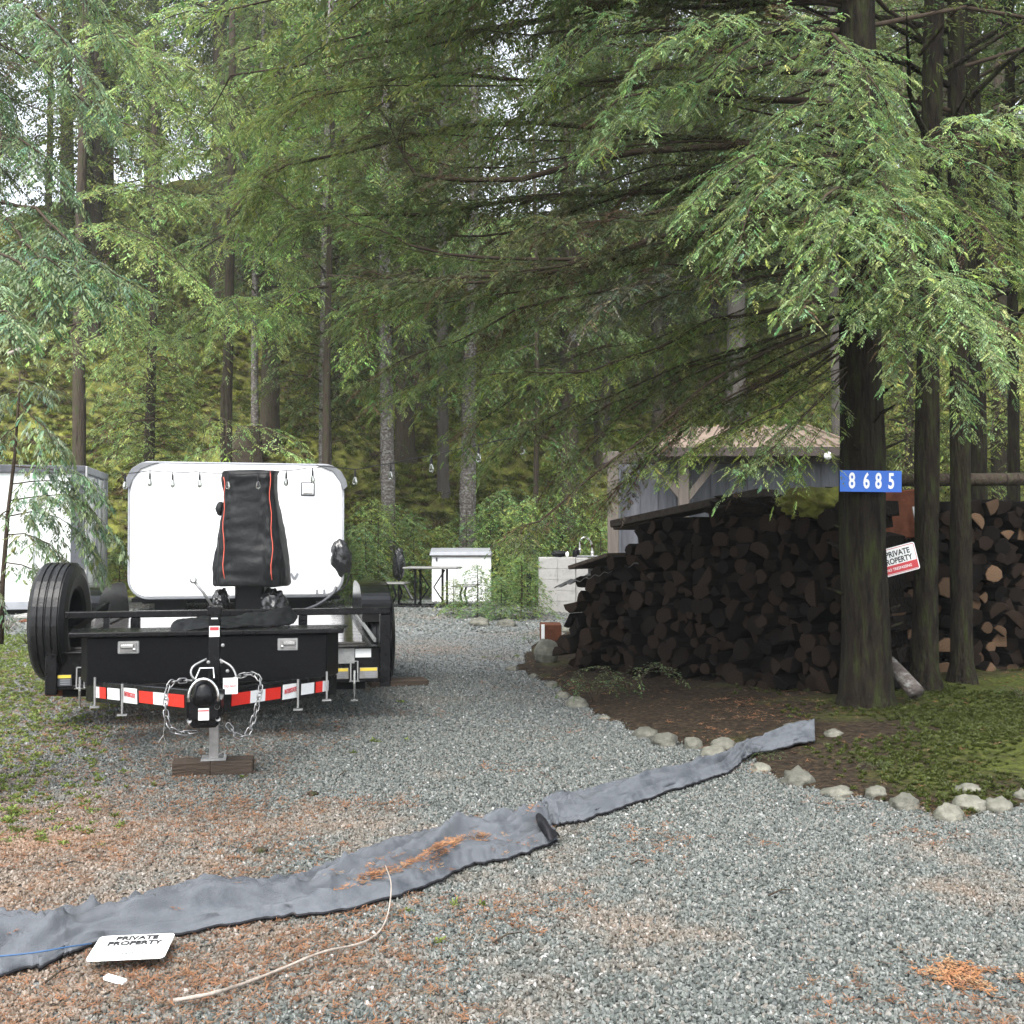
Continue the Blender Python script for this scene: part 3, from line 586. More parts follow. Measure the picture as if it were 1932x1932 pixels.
# coupler
k = MB(); k.box((cx0, -1.80, .415), (.17, .26, .12)); k.box((cx0, -1.86, .345), (.14, .10, .05)); k.build('coupler', BP, tr, .015)
b = MB(); b.lathe([(.001, .115), (.03, .11), (.05, .085), (.06, .045), (.062, 0), (.05, -.01)], (cx0, -1.90, .45), 20); b.build('coupler_ball', BP, tr, smooth=True)
pts = [(cx0 + .072 * math.cos(t), -1.945, .475 + .098 * math.sin(t)) for t in np.linspace(-.15, math.pi + .15, 15)]
MB().tube(pts, .009, 7).build('coupler_bail', M['chrome'], tr, smooth=True)
MB().tube([(cx0 - .04, -1.93, .575), (cx0 - .02, -1.92, .625), (cx0 + .045, -1.92, .625), (cx0 + .05, -1.93, .575)], .005, 6).build('latch_loop', M['chrome'], tr)
MB().box((cx0, -1.934, .395), (.052, .004, .060)).build('warning_label', M['signwhite'], tr)
MB().box((cx0, -1.937, .413), (.050, .003, .006)).build('label_stripe', M['redprint'], tr)
for x, z in ((.065, .43), (.07, .37), (-.07, .365)): MB().lathe([(.001, .012), (.012, .010), (.014, 0)], (cx0 + x, -1.935, z), 8, 'Y').build('bolt', M['galv'], tr).scale = (1, 1, 1)
MB().box((cx0 + .115, -1.69, .50), (.075, .005, .085), rz=.1).build('warning_label', M['signwhite'], tr)
text_mesh('DO NOT', .020, M['redprint'], tr, (cx0 + .115, -1.696, .50), (R(90), 0, .1), sx=.8)
# jack
JX, JY = .095, -1.50
b = MB(); b.box((JX, JY, .60), (.062, .062, .56)); b.box((JX, JY, .885), (.075, .08, .05)); b.build('jack_column', BP, tr, .006)
b = MB(); b.box((JX, JY, .215), (.050, .050, .27)); b.build('jack_leg', M['steelpost'], tr, .003)
b = MB(); b.box((JX, JY, .088), (.13, .11, .012)); b.tube([(JX + .03, JY - .05, .115), (JX + .06, JY - .07, .135), (JX + .06, JY - .07, .10)], .006, 6); b.build('jack_foot', M['galv'], tr)
b = MB(); b.tube([(JX - .005, JY - .03, .90), (JX - .055, JY - .06, .985), (JX - .10, JY - .08, 1.045)], .008, 7); b.lathe([(.010, -.012), (.019, -.010), (.019, .010), (.010, .012)], (JX - .107, JY - .082, 1.055), 12, 'Y'); b.build('jack_handle', M['galv'], tr, smooth=True)
MB().box((JX, JY - .034, .775), (.054, .004, .058)).build('warning_label', M['signwhite'], tr)
MB().box((JX, JY - .037, .790), (.046, .003, .018)).build('label_print', M['redprint'], tr)
MB().box((JX, JY - .034, .845), (.034, .004, .007)).build('label_strip', M['signwhite'], tr)
b = MB(); b.tube([tuple(p) for p in smooth_line([(JX - .035, JY - .10, .635), (JX - .10, JY - .14, .60), (JX - .105, JY - .16, .555), (JX - .06, JY - .16, .515)], 12)], .006, 6)
b.build('breakaway_cable', M['galv'], tr, smooth=True)
b = MB(); b.tube([tuple(p) for p in smooth_line([(JX + .035, JY - .10, .63), (JX + .10, JY - .13, .59), (JX + .125, JY - .15, .52), (JX + .10, JY - .16, .47)], 12)], .006, 6); b.build('breakaway_cable', M['galv'], tr, smooth=True)
for x, z in ((-.03, .61), (.04, .61), (.07, .56), (.045, .70)): MB().lathe([(.001, -.012), (.009, -.010), (.010, 0)], (JX + x, JY - .032, z), 8, 'Y').build('bolt', M['galv'], tr)
# safety chains
link_me = None
def link_mesh():
    b = MB(); pts = []
    for i in range(16):
        t = 2 * math.pi * i / 16; pts.append((.013 * math.cos(t), 0, .013 * math.sin(t) + (.011 if math.sin(t) > 0 else -.011)))
    n = 6; V = []; F = []
    for i in range(16):
        p = Vector(pts[i]); d = (Vector(pts[(i + 1) % 16]) - Vector(pts[i - 1])).normalized(); a = Vector((0, 1, 0)); c = d.cross(a)
        V += [p + (a * math.cos(t) + c * math.sin(t)) * (.0034) for t in [2 * math.pi * k / n for k in range(n)]]
    for i in range(16):
        for k in range(n): k2 = (k + 1) % n; j = (i + 1) % 16; F.append((i * n + k, i * n + k2, j * n + k2, j * n + k))
    o = b.add(V, F).build('chain_link', M['chain'], tr, smooth=True); return o
proto_link = link_mesh(); first = [True]
def chain(pts):
    C = smooth_line(pts, 200); s = np.concatenate([[0], np.cumsum(np.linalg.norm(np.diff(C, axis=0), axis=1))]); n = int(s[-1] / .031)
    for i in range(n):
        si = (i + .5) * s[-1] / n; p = np.array([np.interp(si, s, C[:, j]) for j in range(3)]); q = np.array([np.interp(si + .01, s, C[:, j]) for j in range(3)])
        d = Vector(q - p).normalized(); o = proto_link if first[0] else proto_link.copy()
        if not first[0]: COL.objects.link(o)
        first[0] = False; o.parent = tr; o.location = tuple(p); o.rotation_mode = 'QUATERNION'; o.rotation_quaternion = d.to_track_quat('Z', 'Y') @ Matrix.Rotation(R(90 * (i % 2) + 20), 4, 'Z').to_quaternion()
chain([(cx0 - .07, -1.80, .55), (cx0 - .17, -1.84, .54), (cx0 - .19, -1.88, .44), (cx0 - .17, -1.90, .34), (cx0 - .12, -1.90, .30), (cx0 - .04, -1.88, .30)])
chain([(cx0 + .13, -1.66, .535), (cx0 + .22, -1.68, .56), (cx0 + .27, -1.72, .52), (cx0 + .255, -1.76, .40), (cx0 + .21, -1.80, .27), (cx0 + .16, -1.82, .26), (cx0 + .11, -1.82, .32)])
b = MB(); b.tube([(cx0 - .19, -1.88, .42), (cx0 - .20, -1.88, .28)], .002, 5); b.tube([(cx0 - .20, -1.88, .285), (cx0 - .185, -1.88, .25), (cx0 - .205, -1.88, .20), (cx0 - .222, -1.88, .25), (cx0 - .20, -1.88, .285)], .004, 6); b.build('chain_hook', M['chrome'], tr)
# toolbox
def trap(x0, x1, y0, x2, x3, y1, z): return [(x0, y0, z), (x1, y0, z), (x3, y1, z), (x2, y1, z)]
tb = MB().hexa(trap(-.715, .715, -.66, -.80, .80, -.38, .385), trap(-.715, .715, -.66, -.80, .80, -.38, .672)).build('toolbox', BM_, tr, .006)
lid = MB(); lid.hexa(trap(-.82, .82, -.685, -.86, .86, -.36, .675), trap(-.82, .82, -.685, -.86, .86, -.36, .705)); lid.build('lid', BP, tb, .006)
# tread-plate studs on the toolbox front
b = MB()
for i in range(34):
    for j in range(8):
        x = -.67 + i * .0405 + (.02 if j % 2 else 0); z = .41 + j * .033
        if abs(x) < .69: b.box((x, -.661, z), (.018, .004, .005), ry=R(40 if (i + j) % 2 else -40))
tag(b.build('tread_pattern', BM_, tb), kind='stuff')
for x, flip in ((-.475, 1), (.475, -1)):
    l = MB().box((x, -.664, .610), (.125, .010, .078)).build('latch', M['galv'], tb, .008)
    MB().box((x, -.670, .610), (.098, .006, .056)).build('latch_recess', M['steelpost'], tb, .002)
    MB().box((x - .008 * flip, -.677, .618), (.078, .012, .022)).build('latch_paddle', M['chrome'], tb, .004)
    MB().lathe([(.001, -.008), (.009, -.007), (.010, 0)], (x + .034 * flip, -.673, .598), 12, 'Y').build('lock', M['chrome'], tb)
# labels and tie-down hardware on the front beam
MB().box((.80, .035, .452), (.25, .004, .105)).build('data_plate', M['galv'], tr)
MB().box((.985, .034, .470), (.11, .004, .060)).build('data_plate', M['signwhite'], tr)
MB().box((.715, .031, .475), (.07, .004, .05)).build('data_plate', M['ink'], tr)
for x, w in ((.83, .105), (1.02, .125), (-.98, .10), (-.76, .085)):
    MB().box((x, .0, .335), (w, .004, .075)).build('caution_label', M['steelpost'] if x > 0 else M['greytrim'], tr)
    MB().box((x, -.003, .360), (w * .92, .004, .020)).build('caution_band', M['yellow'], tr)
    for k in range(3): MB().box((x + w * .1, -.003, .338 - k * .014), (w * .6, .003, .005)).build('print_line', M['lightgrey'], tr)
for x in (.92, -.87):
    b = MB(); b.tube([(x - .024, -.02, .42), (x - .024, -.03, .28), (x + .024, -.03, .28), (x + .024, -.02, .42), (x - .024, -.02, .42)], .0055, 6); b.build('latch_bracket', M['galv'], tr)
    b = MB(); b.tube([(x, -.04, .36), (x, -.045, .27), (x, -.045, .16)], [.008, .009, .006], 7); b.box((x, -.045, .155), (.05, .02, .012)); b.tube([(x - .035, -.045, .285), (x + .035, -.045, .285)], .006, 6); b.build('hook_bolt', M['chrome'], tr)
MB().box((0, .1, .24), (2.0, .06, .05)).build('axle_guard', BM_, tr)
MB().tube([(.70, -.02, .60), (.66, -.03, .50), (.68, -.04, .42), (.70, 0, .34)], .010, 6).build('cable_hose', M['blackhem'], tr)
MB().box((-.95, .14, .245), (.32, .10, .05)).build('amber_stain_plate', M['rust'], tr)
# wood under the jack and wheel
def world_of(lx, ly, lz=0): c, s = math.cos(T_RZ), math.sin(T_RZ); return (-2.0 + lx * c - ly * s, 7.3 + lx * s + ly * c, lz)
w = thing('wood_block', 'dark wet timber blocks under the trailer jack foot', 'wood block', world_of(JX, JY), T_RZ)
MB().box((-.115, .01, .040), (.20, .15, .078), rz=.04).build('timber', M['timber'], w, .006)
MB().box((.098, .0, .041), (.22, .15, .080), rz=-.02).build('timber', M['timber'], w, .006)
MB().box((0, .0, -.0), (.44, .19, .012)).build('base_board', M['timber'], w, .002)
w = thing('wood_plank', 'dark wood plank lying under the trailer wheel on the right', 'plank', world_of(1.38, 1.75), T_RZ + .1)
MB().box((0, 0, .025), (.50, .22, .05)).build('board', M['timber'], w, .006)
# limp black tarp over rail and toolbox
def cloth(name, rows, m, parent=None, thick=.004, n=40, k=14, wr=.015, seed=0, loc=(0, 0, 0), subs=True):
    """sheet through section rows (each a list of points), wrinkled and given thickness"""
    secs = np.array([smooth_line(r, k) for r in rows]); grid = np.stack([smooth_line(secs[:, j], n) for j in range(k)], 1); V = grid.reshape(-1, 3).copy()
    for i in range(len(V)):
        p = V[i]; V[i, 2] += wr * (nz(p[0] * 9 + seed, p[1] * 9, p[2] * 5) + .5 * nz(p[0] * 25, p[1] * 25 + seed, p[2] * 20)); V[i, 1] += wr * .7 * nz(p[0] * 8, p[1] * 8 + seed, p[2] * 12 + 5)
    F = np.array([(i * k + j, i * k + j + 1, (i + 1) * k + j + 1, (i + 1) * k + j) for i in range(n - 1) for j in range(k - 1)])
    o = link(name, mesh_np(name, V, F, [m], smooth=True), parent, loc); s = o.modifiers.new('thickness', 'SOLIDIFY'); s.thickness = thick; return o
tp = thing('tarp', 'limp black tarp lying on the toolbox lid behind the jack', 'tarp', world_of(0, 0), T_RZ)
rows = [[(-.24, -.60, .710), (-.24, -.42, .73), (-.20, -.30, .712)], [(-.20, -.64, .710), (-.19, -.45, .76), (-.18, -.20, .713)], [(0, -.63, .710), (0, -.40, .765), (0, -.18, .72)],
        [(.2, -.58, .710), (.2, -.36, .765), (.2, -.14, .75)], [(.34, -.52, .710), (.36, -.28, .78), (.36, -.06, .76)], [(.44, -.46, .710), (.46, -.20, .80), (.48, -.03, .77)], [(.51, -.38, .710), (.53, -.20, .75), (.53, -.06, .73)]]
cloth('tarp_sheet', rows, M['cover'], tp, wr=.022, n=60, k=24)

# ------------------------------------------------------------------ camper
def rrect(w, h, r, n=8):
    pts = []
    for cx, cz, a0 in ((w / 2 - r, h / 2 - r, 0), (-w / 2 + r, h / 2 - r, 90), (-w / 2 + r, -h / 2 + r, 180), (w / 2 - r, -h / 2 + r, 270)):
        pts += [(cx + r * math.cos(R(a0 + 90 * i / n)), cz + r * math.sin(R(a0 + 90 * i / n))) for i in range(n + 1)]
    return pts
def slab(mb, prof, y0, y1, cx=0, cz=0, mi=0):
    n = len(prof); V = [(x + cx, y0, z + cz) for x, z in prof] + [(x + cx, y1, z + cz) for x, z in prof]
    F = [tuple(range(n)), tuple(range(2 * n - 1, n - 1, -1))] + [(i, i + n, (i + 1) % n + n, (i + 1) % n) for i in range(n)]
    return mb.add(V, F, mi)
cc = P(450, 1000, 18.0); CW = 3.44
cp = thing('camper', 'white rounded-corner camper with grey vinyl corners behind the trailer', 'camper', (cc[0], 18.0, 0), R(14))
slab(MB(), rrect(CW, 2.20, .30), 0, 2.2, 0, 1.365).build('body', M['white'], cp, .02, seg=2)
b = MB(); pf = rrect(CW + .04, 2.24, .32); q = [(x, .04, z + 1.365) for x, z in pf]; b.tube(q + [q[0]], .022, 6); b.build('edge_trim', M['lightgrey'], cp, smooth=True)
for sx in (-1, 1):
    pts = [(sx * (CW / 2 - .44), 2.485), (sx * (CW / 2 - .18), 2.485), (sx * (CW / 2 - .02), 2.38), (sx * (CW / 2 + .07), 2.22), (sx * (CW / 2 + .09), 2.12), (sx * (CW / 2 + .02), 2.05), (sx * (CW / 2 - .05), 2.22), (sx * (CW / 2 - .16), 2.37)]
    slab(MB(), pts if sx < 0 else pts[::-1], -.035, .9).build('corner_awning', M['awning'], cp, .008)
b = MB(); b.box((0, .9, .18), (3.2, .12, .14)); b.box((-1.1, .4, .12), (.5, .3, .2)); b.box((1.0, .4, .10), (.6, .3, .14)); b.build('underframe', BM_, cp)
MB().box((0, .5, .21), (3.4, .8, .06)).build('floor_pan', BM_, cp)
v = MB().box((1.14, -.008, 2.07), (.235, .02, .235)).build('vent_frame', M['greytrim'], cp, .012)
MB().box((1.14, -.020, 2.07), (.19, .012, .19)).build('vent_cover', M['white'], cp, .006)
MB().box((1.14, -.029, 2.062), (.15, .006, .012)).build('vent_slot', M['lightgrey'], cp); MB().box((1.14, -.029, 1.995), (.16, .006, .022)).build('vent_slot', M['steelpost'], cp)
b = MB(); b.beam((.86, -.006, .64), (.92, -.006, .54), .006, .04); b.beam((.98, -.006, .64), (.925, -.006, .54), .006, .04); b.build('chevron_badge', M['lightgrey'], cp)
for x in (1.30, 1.42):
    MB().tube([(x, -.02, .50 if x < 0 else .36), (x, -.02, .36 if x < 0 else .28)], .018, 6).build('bumper_stop', M['lightgrey'], cp)
MB().tube([tuple(p) for p in smooth_line([(1.62, -.02, .40), (1.55, -.10, .28), (1.3, -.25, .12), (1.0, -.4, .02)], 10)], .025, 6).build('drain_hose', M['greytrim'], cp)
MB().tube([tuple(p) for p in smooth_line([(1.80, .0, 1.0), (1.84, -.02, .7), (1.80, -.02, .45), (1.62, -.02, .30)], 10)], .012, 5).build('power_cable', M['blackhem'], cp)
def blob(name, c, rx, ry, rz, m, parent=None, seed=0, amp=.12, f=3.0, fl=1.0, loc=None, sub=4):
    bm = bmesh.new(); bmesh.ops.create_icosphere(bm, subdivisions=sub, radius=1)
    for v in bm.verts:
        d = v.co.copy(); a = 1 + amp * nz(d.x * f + seed, d.y * f, d.z * f) + amp * .45 * nz(d.x * f * 3, d.y * f * 3 + seed, d.z * f * 3)
        v.co = Vector((d.x * rx * a + c[0], d.y * ry * a + c[1], d.z * rz * a + c[2]))
    me = bpy.data.meshes.new(name); bm.to_mesh(me); bm.free(); me.materials.append(m); me.polygons.foreach_set('use_smooth', [True] * len(me.polygons))
    return link(name, me, parent, loc)
bp_ = P(643, 1052, 17.7)
o = blob('plastic_bag', (0, 0, 0), .165, .12, .29, M['bag'], None, 3, .22, 2.2, loc=bp_); o.rotation_euler.y = R(-8); tag(o, 'shiny black plastic bag hanging on the right edge of the white camper', 'plastic bag')
# planks and rusty board on gravel beside camper
w = thing('scrap_boards', 'flat grey and rusty boards lying between the trailer and camper', 'boards', (G(262, 1142)[0], 16.2, 0))
MB().box((-.2, .8, .03), (1.3, .9, .05), rz=.05).build('board', M['concrete'], w, .01)
MB().box((.1, -.1, .02), (1.1, .5, .03), rz=.2).build('board', M['rust'], w, .005)
MB().box((-.5, 1.5, .12), (1.2, .2, .22)).build('board', M['timber'], w, .01)

# ------------------------------------------------------------------ covered machine in front of the camper
mc = P(475, 1000, 16.6)
cv = thing('covered_machine', 'tall machine under a black cover with orange piping in front of the camper', 'covered machine', (mc[0], 16.6, 0))
S = 122.0
def cvr(y): return HCAM + (1008 - y) / S
levels = [(cvr(1105), -.50, .55, .38), (cvr(1098), -.53, .57, .40), (cvr(1070), -.545, .56, .40), (cvr(1030), -.50, .51, .36), (cvr(985), -.44, .45, .32), (cvr(945), -.40, .39, .28), (cvr(915), -.43, .37, .27), (cvr(898), -.44, .37, .26), (cvr(889), -.40, .39, .22), (cvr(887), -.20, .20, .05)]
V = []; F = []; n = 80; rows_ = smooth_line([(z, a, b_, d) for z, a, b_, d in levels], 90)
for (z, a, b_, d) in rows_:
    for k in range(n):
        t = 2 * math.pi * k / n; ct, st_ = math.cos(t), math.sin(t); e = .45
        x = (a + b_) / 2 + (b_ - a) / 2 * math.copysign(abs(ct) ** e, ct); y = d * math.copysign(abs(st_) ** e, st_)
        w_ = .055 * nz(x * 3, y * 3, z * 1.6) + .030 * math.sin(t * 9 + z * 2 + 3 * nz(x, z)) * (.4 + max(0, 1.2 - z)) + .045 * max(0, z - 1.9) * nz(x * 7, z * 9, 4) * 4 + .05 * abs(nz(x * 5 + z * 2, y * 5, z * 1.5)) + .030 * nz(x * 16, y * 16, z * 7) + .022 * nz(x * 11, y * 11, z * 9)
        V.append((x * (1 + w_ * .4), y * (1 + w_ * 2.2), z + .02 * nz(x * 5, y * 4, 3)))
m_ = len(rows_)
for i in range(m_ - 1):
    for k in range(n): k2 = (k + 1) % n; F.append((i * n + k, i * n + k2, (i + 1) * n + k2, (i + 1) * n + k))
F.append(tuple(range((m_ - 1) * n, m_ * n)))
MB().add(V, F).build('cover', M['cover'], cv, smooth=True)
for pts in ([(-.36, cvr(902)), (-.34, cvr(930)), (-.345, cvr(960)), (-.335, cvr(1000)), (-.32, cvr(1050)), (-.30, cvr(1090))], [(.345, cvr(892)), (.35, cvr(930)), (.37, cvr(970)), (.40, cvr(1010)), (.41, cvr(1050)), (.41, cvr(1092))]):
    q = smooth_line([(x, 0, z) for x, z in pts], 16)
    for p in q: p[1] = -np.interp(p[2], [r[0] for r in rows_], [r[3] for r in rows_]) * 1.09 - .016
    for k_, p in enumerate(q): p[0] += .012 * math.sin(k_ * 1.3)
    MB().tube([tuple(p) for p in q], .0065, 6).build('piping', M['piping'], cv, smooth=True)
for x, w_ in ((-.44, .20), (.35, .34)):
    blob('wrapped_foot', (x, -.1, .22), w_ / 1.7, .24, .24, M['bag'], cv, int(x * 10), .3, 3)
MB().box((0, .05, .35), (.45, .4, .55)).build('machine_base', BM_, cv, .03)
blob('side_knob', (-.46, -.1, cvr(960)), .07, .1, .11, M['cover'], cv, 5, .15, 2, sub=3)

# ------------------------------------------------------------------ storage container on the left
ct_ = thing('storage_container', 'white box container with dark corner post at the left edge behind the cedar', 'container', (-7.01, 17.6, 0), R(13))
LW = 6.0
b = MB(); b.box((-LW / 2 - .05, 1.22, 1.26), (LW, 2.40, 2.26)); b.build('body', M['whitedirty'], ct_, .01)
MB().box((-LW / 2, -.005, 2.36), (LW + .02, .06, .13)).build('top_rail', M['greytrim'], ct_, .01)
MB().box((0.0, 1.22, 2.36), (.08, 2.44, .12)).build('top_rail', M['lightgrey'], ct_, .01)
MB().box((-.10, -.010, 1.24), (.22, .05, 2.22)).build('corner_post', M['greytrim'], ct_, .01)
MB().box((.02, .0, 1.26), (.04, .04, 2.3)).build('edge_strip', M['galv'], ct_, .004)
for y in (.08, 1.20, 2.36): MB().box((.015, y, 1.22), (.05, .07, 2.12)).build('door_post', M['lightgrey'], ct_, .005)
for y in (.62, 1.78): MB().box((.0, y, 1.22), (.04, 1.02, 2.1)).build('door', M['whitedirty'], ct_, .01)
for y in (.75, 1.65): MB().tube([(.05, y, .25), (.05, y, 2.25)], .018, 6).build('lock_rod', M['galv'], ct_)
MB().tube([(.05, 2.3, 1.15), (.22, 2.35, 1.17)], .02, 6).build('door_handle', M['lightgrey'], ct_)
MB().box((-LW / 2, -.003, .15), (LW, .05, .14)).build('bottom_rail', M['lightgrey'], ct_, .01)
for x in np.arange(-.8, -LW, -.75): MB().box((x, -.022, 1.25), (.05, .022, 2.08)).build('side_rib', M['whitedirty'], ct_, .004)
MB().box((-.02, 2.20, 2.22), (.10, .40, .18)).build('door_hood', M['lightgrey'], ct_, .01)
for x in (-.6, -5.4): MB().box((x, .6, .07), (.3, .8, .14)).build('foot', M['timber'], ct_)

# ------------------------------------------------------------------ string lights
sl = thing('string_lights', 'black wire of clear bulbs strung in front of the camper to the big tree', 'string lights', tuple(P(236, 900, 15.9)))
base = P(236, 900, 15.9); att = [(236, 893), (283, 888), (326, 890), (377, 890), (430, 893), (487, 893), (540, 887), (590, 882), (618, 879), (670, 884), (737, 873), (814, 858), (903, 838), (985, 822), (1098, 800), (1250, 770)]
dd = [15.9] * 9 + [15.6, 15, 14.4, 13.8, 13.2, 12.2, 10.5]
wp = [P(x, y, d) - base for (x, y), d in zip(att, dd)]; wire = smooth_line(wp, 90)
for i in range(len(wire)): wire[i, 2] -= 0.012 * abs(math.sin(i * .55))
MB().tube([tuple(p) for p in wire], .007, 5).build('wire', M['blackhem'], sl)
sock = MB().tube([(0, 0, 0), (0, 0, -.06), (0, 0, -.125)], [.004, .015, .017], 8); bulb = MB().lathe([(.018, -.12), (.028, -.15), (.036, -.19), (.030, -.225), (.001, -.24)], n=10)
so = bo = None
for i in [0, 1, 2, 3, 4, 5, 6, 7, 9, 10, 11, 12, 13]:
    p = wp[i]; k = 1.0
    if so is None: so = sock.build('socket', M['blackhem'], sl); bo = bulb.build('bulb', M['glass'], sl, smooth=True); s_, b_ = so, bo
    else: s_ = so.copy(); b_ = bo.copy(); COL.objects.link(s_); COL.objects.link(b_)
    s_.location = b_.location = tuple(p)

# ------------------------------------------------------------------ picnic table, chest, umbrella
tc0 = G(815, 1144); pt = thing('picnic_table', 'grey folding picnic table with attached benches on black tube legs', 'picnic table', (tc0[0], 19.3, 0), R(-6))
MB().box((.02, 0, .70), (.98, .62, .035)).build('table_top', M['tabletop'], pt, .01)
for x in (-.66, .62): MB().box((x, 0, .42 if x < 0 else .38), (.42, .55 if x < 0 else .7, .03)).build('bench', M['tabletop'], pt, .01)
for x in (-.25, .24):
    for y in (-.24, .24): MB().tube([(x, y, .0), (x, y, .69)], .022, 6).build('leg', BM_, pt)
for y in (-.26, .26):
    MB().tube([tuple(p) for p in smooth_line([(-.66, y, .41), (-.60, y, .22), (-.66, y, .06), (-.55, y, .02), (0, y, .02), (.5, y, .02), (.6, y, .06), (.56, y, .22), (.60, y, .37)], 24)], .02, 6).build('bench_frame', BM_, pt, smooth=True)
for x in (-.2, .2): MB().tube([(x * 1.2, 0, .66), (x * .2, 0, .35), (x * 1.2, 0, .05)], .014, 6).build('cross_brace', BM_, pt)
uc = G(765, 1132); um = thing('wrapped_parasol', 'closed parasol wrapped in black plastic beside the picnic table', 'parasol', (uc[0], 20.0, 0))
blob('plastic_wrap', (0, 0, .74), .115, .11, .31, M['bag'], um, 7, .2, 2.5); MB().tube([(0, 0, 0), (0, 0, .5)], .02, 6).build('pole', BM_, um)
MB().beam((.08, -.05, .42), (.26, -.1, .10), .09, .02).build('loose_strap', M['bag'], um)
hc = P(868, 1090, 20.6); ch = thing('storage_chest', 'large white storage chest with a sloping grey lid behind the picnic table', 'chest', (hc[0] + .03, 20.6, 0), R(3))
MB().box((0, .4, .44), (1.14, .75, .88)).build('body', M['white'], ch, .015)
MB().hexa([(-.62, -.04, .89), (.60, -.04, .89), (.60, .82, .93), (-.62, .82, .93)], [(-.60, -.02, .96), (.58, -.02, .96), (.58, .80, 1.03), (-.60, .80, 1.03)]).build('lid', M['lightgrey'], ch, .01)
MB().box((.0, .012, .88), (1.15, .02, .03)).build('lid_seam', M['steelpost'], ch)
MB().box((-.48, .008, .82), (.03, .03, .07)).build('hinge', M['greytrim'], ch)

# ------------------------------------------------------------------ concrete outdoor sink counter
kc = G(1086, 1156); kt = thing('concrete_counter', 'grey concrete block counter with a steel sink top left of the shed', 'counter', (kc[0], 17.8, 0), R(0))
pier = MB(); pier.box((-.30, .35, .455), (.60, .70, .91)).build('block_pier', M['concrete'], kt, .01)
for j in range(5):
    for i in range(2):
        MB().box((-.45 + i * .30 + (.0), -.004, .09 + j * .182), (.2985, .012, .1795)).build('block', M['concrete'], kt, .004)
MB().box((.11, .30, .455), (.20, .62, .91)).build('pier', M['concrete'], kt, .01)
MB().box((.62, .5, .38), (.86, .3, .76)).build('back_wall', M['concrete'], kt, .01)
MB().box((.55, .35, .93), (1.05, .66, .025)).build('sink_top', M['chrome'], kt, .004)
MB().box((.55, .03, .875), (1.0, .02, .06)).build('sink_edge', M['galv'], kt)
fa = kc * 0; b = MB(); b.tube([tuple(p) for p in smooth_line([(.30, .3, .94), (.30, .3, 1.0), (.28, .3, 1.16), (.19, .3, 1.25), (.10, .3, 1.20), (.09, .3, 1.05)], 24)], .016, 8); b.tube([(.30, .3, .94), (.30, .3, 1.02)], .03, 8); b.tube([(.09, .3, 1.07), (.09, .3, .99)], .022, 8)
b.build('faucet', M['galv'], kt, smooth=True)
sb = thing('soap_bottle', 'small dark bottle standing beside the faucet on the counter', 'bottle', (kc[0] + .02, 18.0, .92))
MB().lathe([(.001, 0), (.06, 0), (.062, .10), (.05, .12), (.02, .13), (.02, .16), (.001, .16)], n=14).build('bottle', BM_, sb, smooth=True)
o = blob('dark_rag', (0, 0, .05), .13, .09, .055, M['cover'], None, 2, .3, 3, loc=(kc[0] - .26, 18.05, .92)); tag(o, 'crumpled dark rag on the left end of the concrete counter', 'rag')
o = blob('white_cup', (0, 0, .0), .03, .03, .05, M['signwhite'], None, 2, .02, 1, loc=(kc[0] - .13, 17.95, .965), sub=2); tag(o, 'tiny white cup between the rag and bottle on the counter', 'cup')
# standpipe
o = MB().tube([(0, 0, 0), (0, 0, .62)], .045, 8).build('black_post', BM_, None, loc=tuple(G(998, 1147))); tag(o, 'short black post in the bushes left of the concrete counter', 'post')

# ------------------------------------------------------------------ shed
sh = thing('garden_shed', 'grey board shed with a low brown roof behind the firewood', 'shed', (P(1157, 1000, 15.6)[0], 15.6, 0), R(-3))
SW = 3.15
for i in range(12):
    MB().box((.25 + i * .268, .30, 1.24), (.258, .06, 2.48)).build('wall_board', M['shedwall'], sh, .006)
    MB().box((.25 + i * .268 + .134, .262, 1.24), (.035, .035, 2.46)).build('batten', M['shedwall'], sh, .004)
for i in range(8): MB().box((.16, .5 + i * .4, 1.24), (.05, .39, 2.48)).build('side_board', M['shedwall'], sh, .006)
MB().box((0, -.0, 1.25), (.16, .18, 2.5)).build('corner_post', M['palepost'], sh, .01)
MB().box((SW / 2 + .1, -.02, 2.40), (SW + .5, .10, .16)).build('eave_beam', M['fascia'], sh, .01)
b = MB(); b.hexa([(.45, -.42, 2.48), (SW + .3, -.42, 2.48), (SW + .1, 1.9, 3.0), (1.2, 1.9, 3.0)], [(.45, -.42, 2.53), (SW + .3, -.42, 2.53), (SW + .1, 1.9, 3.05), (1.2, 1.9, 3.05)]); b.build('roof', M['roof'], sh, .006)
for i in range(12):
    t = i / 11; MB().beam((.5 + (SW - .25) * t, -.41, 2.545), (1.25 + (SW - 1.2) * t, 1.88, 3.06), .035, .035).build('roof_rib', M['roof'], sh)
MB().box((SW / 2 + .35, -.43, 2.46), (SW - .1, .04, .13)).build('fascia', M['fascia'], sh, .005)
MB().box((1.0, -.15, 1.25), (.15, .15, 2.5)).build('porch_post', M['palepost'], sh, .01)
MB().beam((1.0, -.15, 1.75), (1.45, -.15, 2.32), .10, .10).build('knee_brace', M['palepost'], sh, .006); MB().beam((1.0, -.15, 1.8), (.58, -.15, 2.30), .10, .10).build('knee_brace', M['palepost'], sh, .006)
lm = P(1562, 860, 15.0); o = blob('shed_lamp', (0, 0, 0), .06, .05, .06, M['signwhite'], None, 1, .02, 1, loc=lm, sub=2); tag(o, 'small round white lamp under the shed eave beside the big trunk', 'lamp')
